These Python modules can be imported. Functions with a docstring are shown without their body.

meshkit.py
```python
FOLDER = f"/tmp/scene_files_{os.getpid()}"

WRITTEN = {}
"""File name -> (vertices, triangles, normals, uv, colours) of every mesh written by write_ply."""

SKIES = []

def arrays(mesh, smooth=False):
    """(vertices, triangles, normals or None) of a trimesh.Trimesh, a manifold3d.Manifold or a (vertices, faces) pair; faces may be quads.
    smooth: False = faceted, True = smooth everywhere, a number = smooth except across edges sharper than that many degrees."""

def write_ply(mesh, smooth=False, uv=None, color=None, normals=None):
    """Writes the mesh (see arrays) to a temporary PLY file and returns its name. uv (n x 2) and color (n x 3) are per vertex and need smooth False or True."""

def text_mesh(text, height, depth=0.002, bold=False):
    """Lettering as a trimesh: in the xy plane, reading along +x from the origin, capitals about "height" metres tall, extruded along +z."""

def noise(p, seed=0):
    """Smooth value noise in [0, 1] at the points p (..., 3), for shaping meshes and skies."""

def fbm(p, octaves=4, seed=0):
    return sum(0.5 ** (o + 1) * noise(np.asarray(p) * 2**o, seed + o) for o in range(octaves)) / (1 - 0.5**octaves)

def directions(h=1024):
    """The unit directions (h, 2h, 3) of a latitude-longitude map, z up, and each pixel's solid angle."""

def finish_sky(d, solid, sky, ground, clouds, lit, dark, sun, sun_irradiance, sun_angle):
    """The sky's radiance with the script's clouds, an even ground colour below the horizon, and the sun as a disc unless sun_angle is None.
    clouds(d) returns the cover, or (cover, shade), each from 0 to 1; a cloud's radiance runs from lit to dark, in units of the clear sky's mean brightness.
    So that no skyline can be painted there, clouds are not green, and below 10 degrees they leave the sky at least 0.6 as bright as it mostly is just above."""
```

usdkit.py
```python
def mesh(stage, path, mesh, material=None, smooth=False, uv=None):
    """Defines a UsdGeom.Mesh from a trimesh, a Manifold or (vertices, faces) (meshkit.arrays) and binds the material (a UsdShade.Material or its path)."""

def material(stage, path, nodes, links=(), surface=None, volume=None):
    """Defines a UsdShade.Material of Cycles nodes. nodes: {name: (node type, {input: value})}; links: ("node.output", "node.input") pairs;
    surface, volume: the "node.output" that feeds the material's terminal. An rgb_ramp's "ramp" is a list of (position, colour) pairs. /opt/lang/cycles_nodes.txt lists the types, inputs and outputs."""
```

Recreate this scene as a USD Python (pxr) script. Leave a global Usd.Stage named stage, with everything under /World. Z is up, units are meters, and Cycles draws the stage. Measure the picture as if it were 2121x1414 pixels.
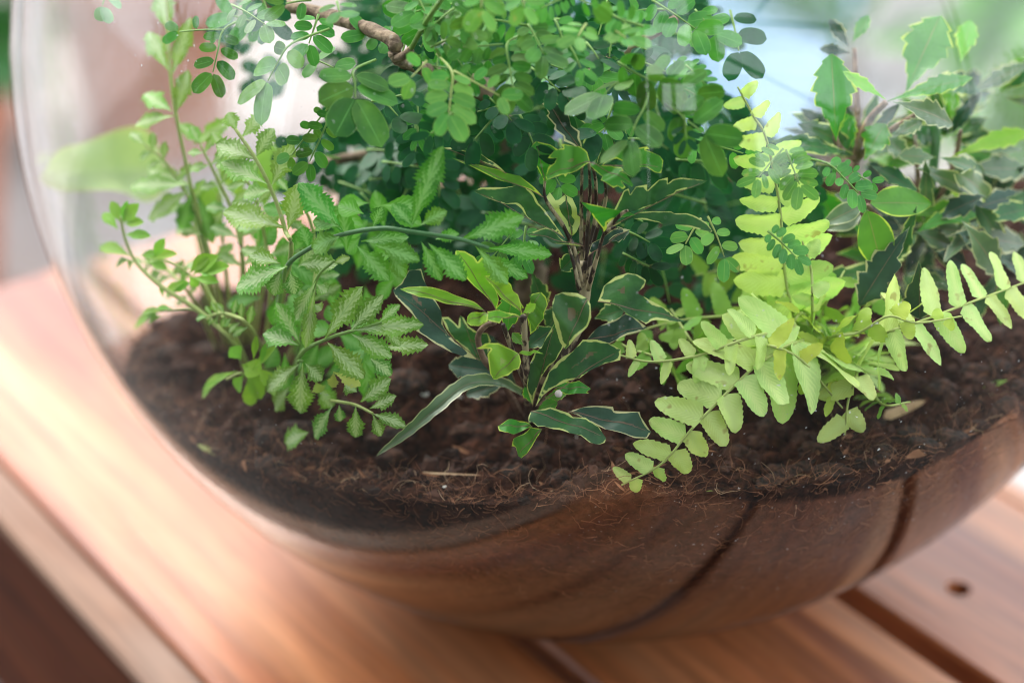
import math, random
import numpy as np, trimesh, manifold3d, usdkit, meshkit
from pxr import Usd, UsdGeom, UsdLux, UsdShade, Gf, Sdf, Vt

stage = Usd.Stage.CreateInMemory()
UsdGeom.SetStageUpAxis(stage, UsdGeom.Tokens.z)
UsdGeom.SetStageMetersPerUnit(stage, 1.0)
UsdGeom.Xform.Define(stage, '/World'); UsdGeom.Scope.Define(stage, '/World/Looks')

# ------------------------------------------------------------------ camera, sky, sun
FPX, PITCH = 4200.0, 0.5023691
CAM = np.array([-0.02269, -0.50077, 0.34225])
R = 0.15; C0 = np.array([0, 0, R])
cam = UsdGeom.Camera.Define(stage, '/World/camera')
cam.AddTranslateOp().Set(Gf.Vec3d(*CAM)); cam.AddRotateXYZOp().Set(Gf.Vec3f(90 - math.degrees(PITCH), 0, 0))
cam.CreateHorizontalApertureAttr(36.0); cam.CreateVerticalApertureAttr(24.0)
cam.CreateFocalLengthAttr(36.0 * FPX / 2121); cam.CreateClippingRangeAttr(Gf.Vec2f(0.02, 500))
cam.CreateFStopAttr(7.5); cam.CreateFocusDistanceAttr(0.422)
cam.CreateExposureAttr(1.4)

SUN = np.array([-0.50, 0.50, 0.70]); SUN /= np.linalg.norm(SUN)
el, rot = math.asin(SUN[2]), math.atan2(SUN[0], SUN[1])
sky = UsdLux.DomeLight.Define(stage, '/World/sky')
usdkit.material(stage, '/World/Looks/sky_light', {
    'co': ('texture_coordinate', {}), 'mp': ('mapping', {'scale': (1.6, 1.6, 3.2)}),
    's': ('sky_texture', {'sky_type': 'single_scattering', 'sun_disc': False, 'sun_elevation': el, 'sun_rotation': rot}),
    'n': ('noise_texture', {'scale': 1.4, 'detail': 5.0, 'roughness': 0.55}),
    'r': ('map_range', {'from_min': 0.32, 'from_max': 0.62, 'to_min': 0.55, 'to_max': 0.97, 'clamp': True}),
    'm': ('mix_color', {'b': (10.9, 11.4, 12.2), 'use_clamp': False}),
    'b': ('background_shader', {'strength': 0.1})},
    [('co.generated', 'mp.vector'), ('mp.vector', 'n.vector'), ('n.fac', 'r.value'), ('r.result', 'm.fac'), ('s.color', 'm.a'), ('m.result', 'b.color')], surface='b.background')
UsdShade.MaterialBindingAPI.Apply(sky.GetPrim()).Bind(UsdShade.Material.Get(stage, '/World/Looks/sky_light'))
sun = UsdLux.DistantLight.Define(stage, '/World/sun')
sun.CreateIntensityAttr(0.62); sun.CreateAngleAttr(35.0); sun.CreateNormalizeAttr(True); sun.CreateColorAttr(Gf.Vec3f(1, 0.95, 0.88))
zax = Gf.Vec3d(*SUN); rotm = Gf.Rotation(Gf.Vec3d(0, 0, 1), zax)
sun.AddOrientOp().Set(Gf.Quatf(rotm.GetQuat()))

# ------------------------------------------------------------------ helpers
rng = np.random.default_rng(7); random.seed(7)
used = {}
def path_for(name, parent=None):
    base = (parent.GetPath().pathString if parent is not None else '/World') + '/' + name
    k = used.get(base, 0); used[base] = k + 1
    return base if k == 0 else f'{base}_{k:03d}'
def tag(p, label=None, cat=None, group=None, kind=None):
    for k, v in (('label', label), ('category', cat), ('group', group), ('kind', kind)):
        if v: p.SetCustomDataByKey(k, v)
    return p
def obj(name, mesh, mat, parent=None, smooth=False, uv=None):
    return usdkit.mesh(stage, path_for(name, parent), mesh, '/World/Looks/' + mat, smooth=smooth, uv=uv).GetPrim()
def thing(name, label, cat, loc=(0, 0, 0), rz=0.0, group=None):
    x = UsdGeom.Xform.Define(stage, path_for(name)); x.AddTranslateOp().Set(Gf.Vec3d(*map(float, loc)))
    if rz: x.AddRotateZOp().Set(rz)
    return tag(x.GetPrim(), label, cat, group)
def dup(src, label, loc, rz):
    r = thing(src.GetName(), label, src.GetCustomDataByKey('category'), loc, rz, src.GetCustomDataByKey('group'))
    r.GetReferences().AddInternalReference(src.GetPath()); r.SetInstanceable(True)
    return r
def U(v):
    v = np.asarray(v, float); return v / max(np.linalg.norm(v), 1e-12)
def ray(px, py):
    x, y = (px - 1060.5) / FPX, -(py - 707) / FPX
    c, s = math.cos(PITCH), math.sin(PITCH)
    return U([x, c + s * y, -s + c * y])
RC = R - 0.0030
def inside(P, rc=RC):
    v = P - C0; n = np.linalg.norm(v)
    return C0 + v * (rc / n) if n > rc else P
def at(px, py, d=20.0):
    """the point d millimetres behind the front of the bowl in the direction of a pixel, kept inside the glass"""
    D = ray(px, py); b = D @ (C0 - CAM); disc = b * b - (C0 - CAM) @ (C0 - CAM) + R * R
    h = math.sqrt(disc) if disc > 0 else 0.0
    return inside(CAM + D * (b - h + min(d * 1e-3, max(2 * h - 0.006, h))))
def far(px, py, depth):
    """the point at that distance in front of the lens"""
    D = ray(px, py); return CAM + D * depth
TH = np.radians([-180, -150, -120, -90, -60, -45, -20, 0, 40, 90, 130, 155, 180])
HE = np.array([-.081, -.0655, -.0545, -.0435, -.0425, -.0425, -.037, -.036, -.078, -.092, -.104, -.094, -.081]) + 0.001
RI = R - 0.0012
def soil_h(x, y):
    th = np.arctan2(y, x); he = np.interp(th, TH, HE); rm = np.sqrt(RI ** 2 - he ** 2); s = np.clip(np.hypot(x, y) / rm, 0, 1)
    p = np.stack([x * 1, y * 1, 0 * x], -1)
    bump = (meshkit.fbm(p * 55, 4, 3) - 0.5) * 0.022 + (meshkit.fbm(p * 260, 3, 9) - 0.5) * 0.006
    dip = -0.006 * np.exp(-((s - 0.80) / 0.1) ** 2)
    return R + he * s ** 2.2 + -0.047 * (1 - s ** 2.2) + (bump + dip) * np.clip((1 - s) * 14, 0.12, 1)
def soil_at(px, py, sink=0.0):
    D = ray(px, py); t = np.linspace(0.36, 0.70, 700); P = CAM + D * t[:, None]
    ok = (np.linalg.norm(P - C0, axis=1) < RI) & (P[:, 2] < soil_h(P[:, 0], P[:, 1]))
    k = int(np.argmax(ok)) if ok.any() else 350
    return P[k] - np.array([0, 0, sink])
def smoothline(P, n=6):
    P = np.asarray(P, float)
    if len(P) < 3: return np.array([P[0] + (P[-1] - P[0]) * t for t in np.linspace(0, 1, n)])
    Q = np.vstack([2 * P[0] - P[1], P, 2 * P[-1] - P[-2]]); out = []
    for i in range(len(P) - 1):
        a, b, c, d = Q[i:i + 4]
        for t in np.arange(n) / n:
            out.append(0.5 * (2 * b + (c - a) * t + (2 * a - 5 * b + 4 * c - d) * t * t + (3 * b - a - 3 * c + d) * t ** 3))
    return np.array(out + [P[-1]])
def tube(P, r0, r1=None, sides=6, wob=0.0):
    P = np.asarray(P, float); n = len(P); r1 = r0 if r1 is None else r1
    rad = np.linspace(r0, r1, n)
    if wob: rad = rad * (1 + wob * rng.standard_normal(n))
    T = np.gradient(P, axis=0); T /= np.maximum(np.linalg.norm(T, axis=1, keepdims=True), 1e-12)
    ref = np.array([0, 0, 1.0]) if abs(T[0, 2]) < 0.9 else np.array([1.0, 0, 0]); V = []
    for p, t, r in zip(P, T, rad):
        a = U(np.cross(t, ref)); b = np.cross(a, t); ref = b if False else ref
        V += [p + r * (math.cos(q) * a + math.sin(q) * b) for q in np.arange(sides) * 2 * math.pi / sides]
    V = np.array(V); F = []
    for i in range(n - 1):
        for k in range(sides):
            a, b = i * sides + k, i * sides + (k + 1) % sides
            F += [(a, b, b + sides), (a, b + sides, a + sides)]
    for k in range(1, sides - 1): F += [(0, k + 1, k), ((n - 1) * sides, (n - 1) * sides + k, (n - 1) * sides + k + 1)]
    return V, np.array(F)
def join(parts):
    V, F, UVs, n = [], [], [], 0
    for p in parts:
        V.append(p[0]); F.append(np.asarray(p[1]) + n); n += len(p[0])
        if len(p) > 2: UVs.append(p[2])
    return (np.vstack(V), np.vstack(F)) + ((np.vstack(UVs),) if UVs else ())
def box(x0, x1, y0, y1, z0, z1, bev=0.0):
    if not bev:
        m = trimesh.creation.box([x1 - x0, y1 - y0, z1 - z0]); m.apply_translation([(x0 + x1) / 2, (y0 + y1) / 2, (z0 + z1) / 2]); return np.array(m.vertices), np.array(m.faces)
    pts = [(x + sx * a, y + sy * b, z + sz * c) for x, sx in ((x0, 1), (x1, -1)) for y, sy in ((y0, 1), (y1, -1)) for z, sz in ((z0, 1), (z1, -1)) for a, b, c in ((bev, bev, 0), (bev, 0, bev), (0, bev, bev))]
    m = trimesh.Trimesh(pts).convex_hull
    return np.array(m.vertices), np.array(m.faces)

# outlines: half width (0..1) along the leaf
def prof(kind, u):
    if kind == 'oval': return np.sqrt(np.clip(1 - np.abs(2 * u - 1) ** 2.3, 0, 1)) * (0.93 + 0.12 * (u - 0.4))
    if kind == 'lance': return np.sin(np.pi * u ** 0.85) ** 0.85
    if kind == 'obov': return np.clip(np.sin(np.pi * np.clip(u, 0, 1) ** 1.35), 0, 1) ** 0.72 * (0.35 + 0.65 * np.clip(u * 2, 0, 1)) 
    if kind == 'pinna': return np.clip(u * 9 + 0.25, 0, 1) * np.sqrt(np.clip(1 - np.clip((u - 0.30) / 0.70, 0, 1) ** 2.2, 0, 1)) * (1 - 0.16 * u)
    if kind == 'broad': return np.sin(np.pi * u ** 0.7) ** 0.6
    return np.sin(np.pi * u)
def leaf(B, T, w, kind='lance', face=None, curl=0.0, fold=0.25, teeth=0, amp=0.0, nu=16, nv=4, twist=0.0, asym=0.0, seed=0, cup=0.0, lobes=0, lamp=0.0, wave=0.0):
    """a leaf blade from B to T, w metres wide; face: the way its upper side looks; uv: along, across"""
    r = np.random.default_rng(seed); B, T = np.asarray(B, float), np.asarray(T, float); L = np.linalg.norm(T - B); a = U(T - B)
    face = U((CAM - B)) + np.array([0, 0, 0.9]) if face is None else face
    n = U(face - (face @ a) * a); s = np.cross(a, n)
    if twist: n, s = n * math.cos(twist) + s * math.sin(twist), s * math.cos(twist) - n * math.sin(twist)
    u = np.linspace(0, 1, nu + 1); v = np.linspace(-1, 1, nv + 1); V, UV = [], []
    ph = r.uniform(0, 1, 4)
    e = [np.maximum(prof(kind, u), 0.02) for _ in (0, 1)]
    for k in (0, 1):
        if lobes: e[k] = e[k] * (1 - lamp * ((u * lobes + ph[k]) % 1.0) ** 1.5 * (u > 0.15))
        if teeth: e[k] = e[k] * (1 - amp * ((u * teeth + ph[k + 2]) % 1.0) * (u > 0.08))
    sag = curl * L * (u ** 2) - 0.0; wv = wave * w * np.sin(u * 9 + ph[0] * 6)
    for i in range(nu + 1):
        for t in v:
            hw = w / 2 * e[0 if t < 0 else 1][i] * (1 + asym * (1 if t > 0 else -1))
            p = B + a * L * u[i] + s * hw * t + n * (abs(t) * hw * fold - sag[i] - cup * hw * t * t + (wv[i] * t * abs(t)))
            V.append(p); UV.append((u[i], 0.5 + 0.5 * t))
    F = []
    for i in range(nu):
        for k in range(nv):
            q = i * (nv + 1) + k
            F += [(q, q + 1, q + nv + 2), (q, q + nv + 2, q + nv + 1)]
    return np.array(V), np.array(F), np.array(UV)
def pxsize(P):
    """metres per pixel at a point"""
    return float((P - CAM) @ np.array([0, math.cos(PITCH), -math.sin(PITCH)])) / FPX
def pleaf(b, t, w, db=20, dt=None, tilt=0.0, facing=None, up=0.9, **k):
    """a leaf given by the pixels of its base and tip, its apparent width and how deep it lies"""
    B, T = at(*b, db), at(*t, db if dt is None else dt); a = U(T - B); V = U(CAM - B)
    f = V + np.array([0, 0, up * 0.5]) if facing is None else np.asarray(facing, float)
    n = U(f - (f @ a) * a); s = np.cross(a, n)
    if tilt: n, s = n * math.cos(tilt) + s * math.sin(tilt), s * math.cos(tilt) - n * math.sin(tilt)
    side = U(np.cross(a, V)) if np.linalg.norm(np.cross(a, V)) > 1e-6 else s
    fore = max(abs(s @ side), 0.45)
    return leaf(B, T, w * pxsize(B) / fore, face=n, **k)

# ------------------------------------------------------------------ materials
def simple(name, col, rough=0.6, spec=0.4, **k):
    usdkit.material(stage, '/World/Looks/' + name, {'p': ('principled_bsdf', {'base_color': col, 'roughness': rough, 'specular_ior_level': spec, **k})}, surface='p.BSDF')
def mottled(name, a, b, scale, rough=0.8, bump=0.0, detail=4.0, spec=0.3, lo=0.35, hi=0.65, dist=0.002, stretch=(1, 1, 1)):
    usdkit.material(stage, '/World/Looks/' + name, {
        'c': ('texture_coordinate', {}), 'm': ('mapping', {'scale': stretch}), 'n': ('noise_texture', {'scale': scale, 'detail': detail, 'roughness': 0.6}),
        'r': ('rgb_ramp', {'ramp': [(lo, a), (hi, b)]}), 'b': ('bump', {'strength': bump, 'distance': dist}),
        'p': ('principled_bsdf', {'roughness': rough, 'specular_ior_level': spec})},
        [('c.object', 'm.vector'), ('m.vector', 'n.vector'), ('n.fac', 'r.fac'), ('r.color', 'p.base_color'), ('n.fac', 'b.height'), ('b.normal', 'p.normal')], surface='p.BSDF')
def leafmat(name, base, dark, margin=None, m0=0.7, m1=0.8, mnoise=0.5, vein=None, veins=0.0, mid=None, midw=0.05, rough=0.45, trans=0.3, tcol=None, spots=None, rnd=0.25, nscale=600, spec=0.22):
    N = {'uv': ('texture_coordinate', {}), 'sx': ('separate_xyz', {}), 'geo': ('geometry', {}), 'oi': ('object_info', {}),
         'a1': ('math', {'math_type': 'multiply_add', 'value2': 2.0, 'value3': -1.0}), 'am': ('math', {'math_type': 'absolute'}),
         'n1': ('noise_texture', {'scale': nscale * 0.25, 'detail': 3.0}), 'n2': ('noise_texture', {'scale': nscale, 'detail': 3.0}),
         'rb': ('map_range', {'from_min': 0.3, 'from_max': 0.7, 'clamp': True}), 'cb': ('mix_color', {'a': dark, 'b': base}),
         'hv': ('map_range', {'from_min': 0.0, 'from_max': 1.0, 'to_min': 1 - rnd, 'to_max': 1 + rnd}), 'hh': ('map_range', {'from_min': 0.0, 'from_max': 1.0, 'to_min': 0.478, 'to_max': 0.520}),
         'om': ('math', {'math_type': 'multiply', 'value2': 7.31}), 'of': ('math', {'math_type': 'fraction'}), 'hs': ('hsv', {}),
         'bp': ('bump', {'strength': 0.25, 'distance': 0.0006}),
         'p': ('principled_bsdf', {'roughness': rough, 'specular_ior_level': spec}), 'tr': ('translucent_bsdf', {}), 'mx': ('mix_closure', {'fac': trans}),
         'tc': ('mix_color', {'blend_type': 'multiply', 'fac': 1.0, 'b': tcol or (1.0, 1.15, 0.5), 'use_clamp': False})}
    Lk = [('uv.UV', 'sx.vector'), ('sx.y', 'a1.value1'), ('a1.value', 'am.value1'), ('geo.position', 'n1.vector'), ('geo.position', 'n2.vector'),
          ('n1.fac', 'rb.value'), ('rb.result', 'cb.fac'), ('oi.random', 'hv.value'), ('oi.random', 'om.value1'), ('om.value', 'of.value1'), ('of.value', 'hh.value'),
          ('cb.result', 'hs.color'), ('hv.result', 'hs.value'), ('hh.result', 'hs.hue'), ('n2.fac', 'bp.height')]
    cur = 'hs.color'
    def over(key, fac, col):
        nonlocal cur
        N[key] = ('mix_color', {'b': col}); Lk.extend([(cur, key + '.a'), (fac, key + '.fac')]); cur = key + '.result'
    if veins:   # pale feather along the midrib and the side veins
        N.update({'v1': ('math', {'math_type': 'multiply_add', 'value2': -0.35}), 'v2': ('math', {'math_type': 'multiply', 'value2': veins}), 'v3': ('math', {'math_type': 'sine'}),
                  'v4': ('map_range', {'from_min': -0.5, 'from_max': 0.9, 'to_min': 0.34, 'to_max': 0.72, 'clamp': True}), 'v5': ('math', {'math_type': 'subtract'}),
                  'ph': ('math', {'math_type': 'multiply_add', 'value2': 0.10}), 'nz': ('math', {'math_type': 'multiply_add', 'value2': 0.5, 'value3': -0.25}), 'v6': ('math', {'math_type': 'add'}), 'v7': ('map_range', {'from_min': -0.12, 'from_max': 0.40, 'to_min': 0.0, 'to_max': 0.85, 'clamp': True})})
        Lk += [('am.value', 'v1.value1'), ('sx.x', 'ph.value3'), ('n2.fac', 'ph.value1'), ('ph.value', 'v1.value3'), ('v1.value', 'v2.value1'), ('v2.value', 'v3.value1'), ('v3.value', 'v4.value'), ('v4.result', 'v5.value1'), ('am.value', 'v5.value2'),
               ('n2.fac', 'nz.value1'), ('v5.value', 'v6.value1'), ('nz.value', 'v6.value2'), ('v6.value', 'v7.value')]
        over('kv', 'v7.result', vein)
    if mid:
        N['mm'] = ('map_range', {'from_min': midw, 'from_max': midw * 0.3, 'to_min': 0.0, 'to_max': 0.8, 'clamp': True}); Lk.append(('am.value', 'mm.value')); over('km', 'mm.result', mid)
    if margin:
        N.update({'e1': ('math', {'math_type': 'multiply_add', 'value2': mnoise, 'value3': -mnoise / 2}), 'e2': ('math', {'math_type': 'add'}), 'e3': ('map_range', {'from_min': m0, 'from_max': m1, 'clamp': True})})
        Lk += [('n1.fac', 'e1.value1'), ('am.value', 'e2.value1'), ('e1.value', 'e2.value2'), ('e2.value', 'e3.value')]; over('kg', 'e3.result', margin)
    if spots:
        N.update({'n3': ('noise_texture', {'scale': nscale * 0.5, 'detail': 2.0}), 's3': ('map_range', {'from_min': 0.66, 'from_max': 0.74, 'to_max': 0.75, 'clamp': True})}); Lk += [('geo.position', 'n3.vector'), ('n3.fac', 's3.value')]
        over('ks', 's3.result', spots)
    Lk += [(cur, 'p.base_color'), (cur, 'tc.a'), ('tc.result', 'tr.color'), ('bp.normal', 'p.normal'), ('p.BSDF', 'mx.closure1'), ('tr.BSDF', 'mx.closure2')]
    usdkit.material(stage, '/World/Looks/' + name, N, Lk, surface='mx.closure')

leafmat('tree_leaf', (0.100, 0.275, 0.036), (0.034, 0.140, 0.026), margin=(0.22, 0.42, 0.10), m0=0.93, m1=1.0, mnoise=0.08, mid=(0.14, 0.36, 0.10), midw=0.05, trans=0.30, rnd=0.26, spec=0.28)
leafmat('tree_leaf_young', (0.17, 0.42, 0.085), (0.10, 0.31, 0.07), margin=(0.36, 0.56, 0.12), m0=0.90, m1=1.0, mnoise=0.1, mid=(0.28, 0.5, 0.12), midw=0.06, trans=0.33, rnd=0.16, spots=(0.42, 0.40, 0.12))
leafmat('tree_leaf_deep', (0.012, 0.095, 0.026), (0.006, 0.050, 0.017), margin=(0.05, 0.24, 0.05), m0=0.93, m1=1.0, mnoise=0.08, trans=0.28, rnd=0.3)  # leaf green with the shade of the inner crown put into the colour
leafmat('tree_leaf_pale', (0.20, 0.36, 0.19), (0.13, 0.28, 0.13), margin=(0.3, 0.48, 0.2), m0=0.92, m1=1.0, trans=0.3, rnd=0.15)
leafmat('silver_leaf', (0.17, 0.37, 0.040), (0.095, 0.26, 0.030), vein=(0.50, 0.62, 0.36), veins=44.0, mid=(0.30, 0.46, 0.22), midw=0.06, trans=0.3, rnd=0.2)
leafmat('silver_leaf_green', (0.12, 0.36, 0.032), (0.05, 0.21, 0.025), vein=(0.24, 0.47, 0.16), veins=40.0, mid=(0.24, 0.44, 0.18), midw=0.05, trans=0.3, rnd=0.2)
leafmat('silver_leaf_soft', (0.24, 0.42, 0.08), (0.16, 0.33, 0.055), vein=(0.46, 0.56, 0.32), veins=46.0, trans=0.3, rnd=0.15)
leafmat('yellowed_leaf', (0.44, 0.52, 0.14), (0.32, 0.42, 0.10), trans=0.3, rnd=0.15)
leafmat('aralia_dark', (0.042, 0.155, 0.034), (0.018, 0.082, 0.026), margin=(0.52, 0.58, 0.20), m0=0.86, m1=0.91, mnoise=0.95, mid=(0.16, 0.11, 0.07), midw=0.035, rough=0.45, trans=0.16, rnd=0.15, spec=0.3, nscale=800)
leafmat('aralia_slate', (0.030, 0.090, 0.050), (0.018, 0.058, 0.038), margin=(0.54, 0.52, 0.27), m0=0.88, m1=0.93, mnoise=0.7, mid=(0.20, 0.12, 0.09), midw=0.035, rough=0.42, trans=0.10, rnd=0.15, spec=0.3, nscale=800)
leafmat('aralia_cream', (0.05, 0.15, 0.05), (0.03, 0.10, 0.04), margin=(0.48, 0.58, 0.20), m0=0.42, m1=0.48, mnoise=0.7, rough=0.4, trans=0.2, rnd=0.1)
leafmat('aralia_light', (0.085, 0.30, 0.035), (0.06, 0.23, 0.03), margin=(0.52, 0.64, 0.09), m0=0.90, m1=0.96, mnoise=0.5, mid=(0.25, 0.22, 0.10), midw=0.035, rough=0.35, trans=0.3, rnd=0.15, nscale=800)
leafmat('aralia_new', (0.24, 0.50, 0.045), (0.17, 0.42, 0.035), margin=(0.58, 0.70, 0.12), m0=0.88, m1=0.95, mnoise=0.4, mid=(0.30, 0.36, 0.12), midw=0.035, rough=0.35, trans=0.35, rnd=0.12)
leafmat('aralia_grey', (0.12, 0.20, 0.095), (0.065, 0.13, 0.06), margin=(0.48, 0.50, 0.26), m0=0.84, m1=0.92, mnoise=0.4, mid=(0.26, 0.20, 0.14), midw=0.05, rough=0.3, trans=0.2, rnd=0.2, spec=0.6)
leafmat('fern_leaf', (0.60, 0.76, 0.28), (0.47, 0.65, 0.19), vein=(0.62, 0.77, 0.30), veins=64.0, trans=0.32, rnd=0.12, spots=(0.34, 0.30, 0.10), rough=0.55)
leafmat('fern_leaf_yellow', (0.52, 0.62, 0.11), (0.42, 0.54, 0.09), trans=0.35, rnd=0.12, spots=(0.40, 0.30, 0.10), rough=0.5)
leafmat('fern_leaf_green', (0.26, 0.46, 0.075), (0.18, 0.36, 0.06), trans=0.33, rnd=0.15)
leafmat('young_leaf', (0.26, 0.52, 0.045), (0.18, 0.42, 0.04), trans=0.35, rnd=0.15)
leafmat('broad_leaf_green', (0.50, 0.68, 0.34), (0.40, 0.60, 0.27), margin=(0.45, 0.50, 0.22), m0=0.85, m1=1.0, mnoise=0.2, trans=0.3, rough=0.4)
leafmat('shrub_leaf', (0.05, 0.19, 0.04), (0.02, 0.10, 0.025), trans=0.3, rnd=0.1, nscale=30)
leafmat('shrub_leaf_lime', (0.22, 0.42, 0.06), (0.12, 0.30, 0.04), trans=0.35, rnd=0.1, nscale=30)
simple('midrib_brown', (0.20, 0.115, 0.075), 0.5); simple('green_stem', (0.16, 0.30, 0.06), 0.5); simple('lime_stem', (0.34, 0.42, 0.12), 0.5); simple('dark_stem', (0.055, 0.16, 0.05), 0.45)
mottled('woody_stem', (0.10, 0.065, 0.045), (0.36, 0.27, 0.18), 350, 0.8, 0.5)
mottled('speckled_stem', (0.030, 0.018, 0.013), (0.34, 0.28, 0.17), 420, 0.5, 0.1, lo=0.50, hi=0.56, stretch=(1, 1, 0.35))
mottled('brown_stem', (0.09, 0.05, 0.035), (0.30, 0.20, 0.13), 300, 0.6, 0.2)
mottled('soil_earth', (0.002, 0.0011, 0.0009), (0.090, 0.031, 0.016), 420, 0.95, 0.9, detail=8.0, spec=0.15, lo=0.36, hi=0.68, dist=0.004)
mottled('coir', (0.12, 0.045, 0.020), (0.34, 0.16, 0.085), 120, 0.85, 0.0)
mottled('coir_pale', (0.32, 0.19, 0.11), (0.55, 0.38, 0.24), 90, 0.8, 0.0)
mottled('crumb', (0.006, 0.003, 0.0025), (0.075, 0.030, 0.018), 130, 0.9, 0.3)
mottled('clod', (0.005, 0.003, 0.002), (0.095, 0.038, 0.021), 500, 0.8, 0.8, lo=0.40, hi=0.68)
simple('perlite', (0.72, 0.70, 0.66), 0.8)
simple('seed_husk', (0.55, 0.50, 0.46), 0.6)
usdkit.material(stage, '/World/Looks/clear_glass', {
    'g': ('geometry', {}), 'i': ('mix_float', {'a': 1.46, 'b': 1 / 1.46}), 'f': ('fresnel', {}), 'co': ('texture_coordinate', {}),
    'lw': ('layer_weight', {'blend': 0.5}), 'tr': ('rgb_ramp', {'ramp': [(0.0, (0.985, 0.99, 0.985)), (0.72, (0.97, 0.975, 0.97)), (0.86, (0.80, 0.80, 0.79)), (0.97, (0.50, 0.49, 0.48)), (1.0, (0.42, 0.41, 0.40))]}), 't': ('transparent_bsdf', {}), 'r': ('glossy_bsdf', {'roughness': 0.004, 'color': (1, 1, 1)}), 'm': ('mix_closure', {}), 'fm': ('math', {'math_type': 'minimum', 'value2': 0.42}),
    'wn': ('noise_texture', {'scale': 7.0, 'detail': 1.0}), 'wb': ('bump', {'strength': 0.10, 'distance': 0.004}),
    'n': ('noise_texture', {'scale': 900.0, 'detail': 1.0}), 'n0': ('noise_texture', {'scale': 9.0, 'detail': 3.0}), 'd1': ('map_range', {'from_min': 0.76, 'from_max': 0.80, 'to_max': 0.55, 'clamp': True}),
    'd0': ('map_range', {'from_min': 0.45, 'from_max': 0.65, 'clamp': True}), 'dm': ('math', {'math_type': 'multiply'}), 'dd': ('diffuse_bsdf', {'color': (0.7, 0.7, 0.68)}), 'm2': ('mix_closure', {})},
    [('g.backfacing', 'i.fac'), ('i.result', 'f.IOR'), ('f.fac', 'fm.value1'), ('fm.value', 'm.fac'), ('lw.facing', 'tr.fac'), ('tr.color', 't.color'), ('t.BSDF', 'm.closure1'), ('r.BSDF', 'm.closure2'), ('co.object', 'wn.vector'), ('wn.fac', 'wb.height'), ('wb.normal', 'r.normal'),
     ('co.object', 'n.vector'), ('co.object', 'n0.vector'), ('n.fac', 'd1.value'), ('n0.fac', 'd0.value'), ('d1.result', 'dm.value1'), ('d0.result', 'dm.value2'), ('dm.value', 'm2.fac'), ('m.closure', 'm2.closure1'), ('dd.BSDF', 'm2.closure2')], surface='m2.closure')
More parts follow.
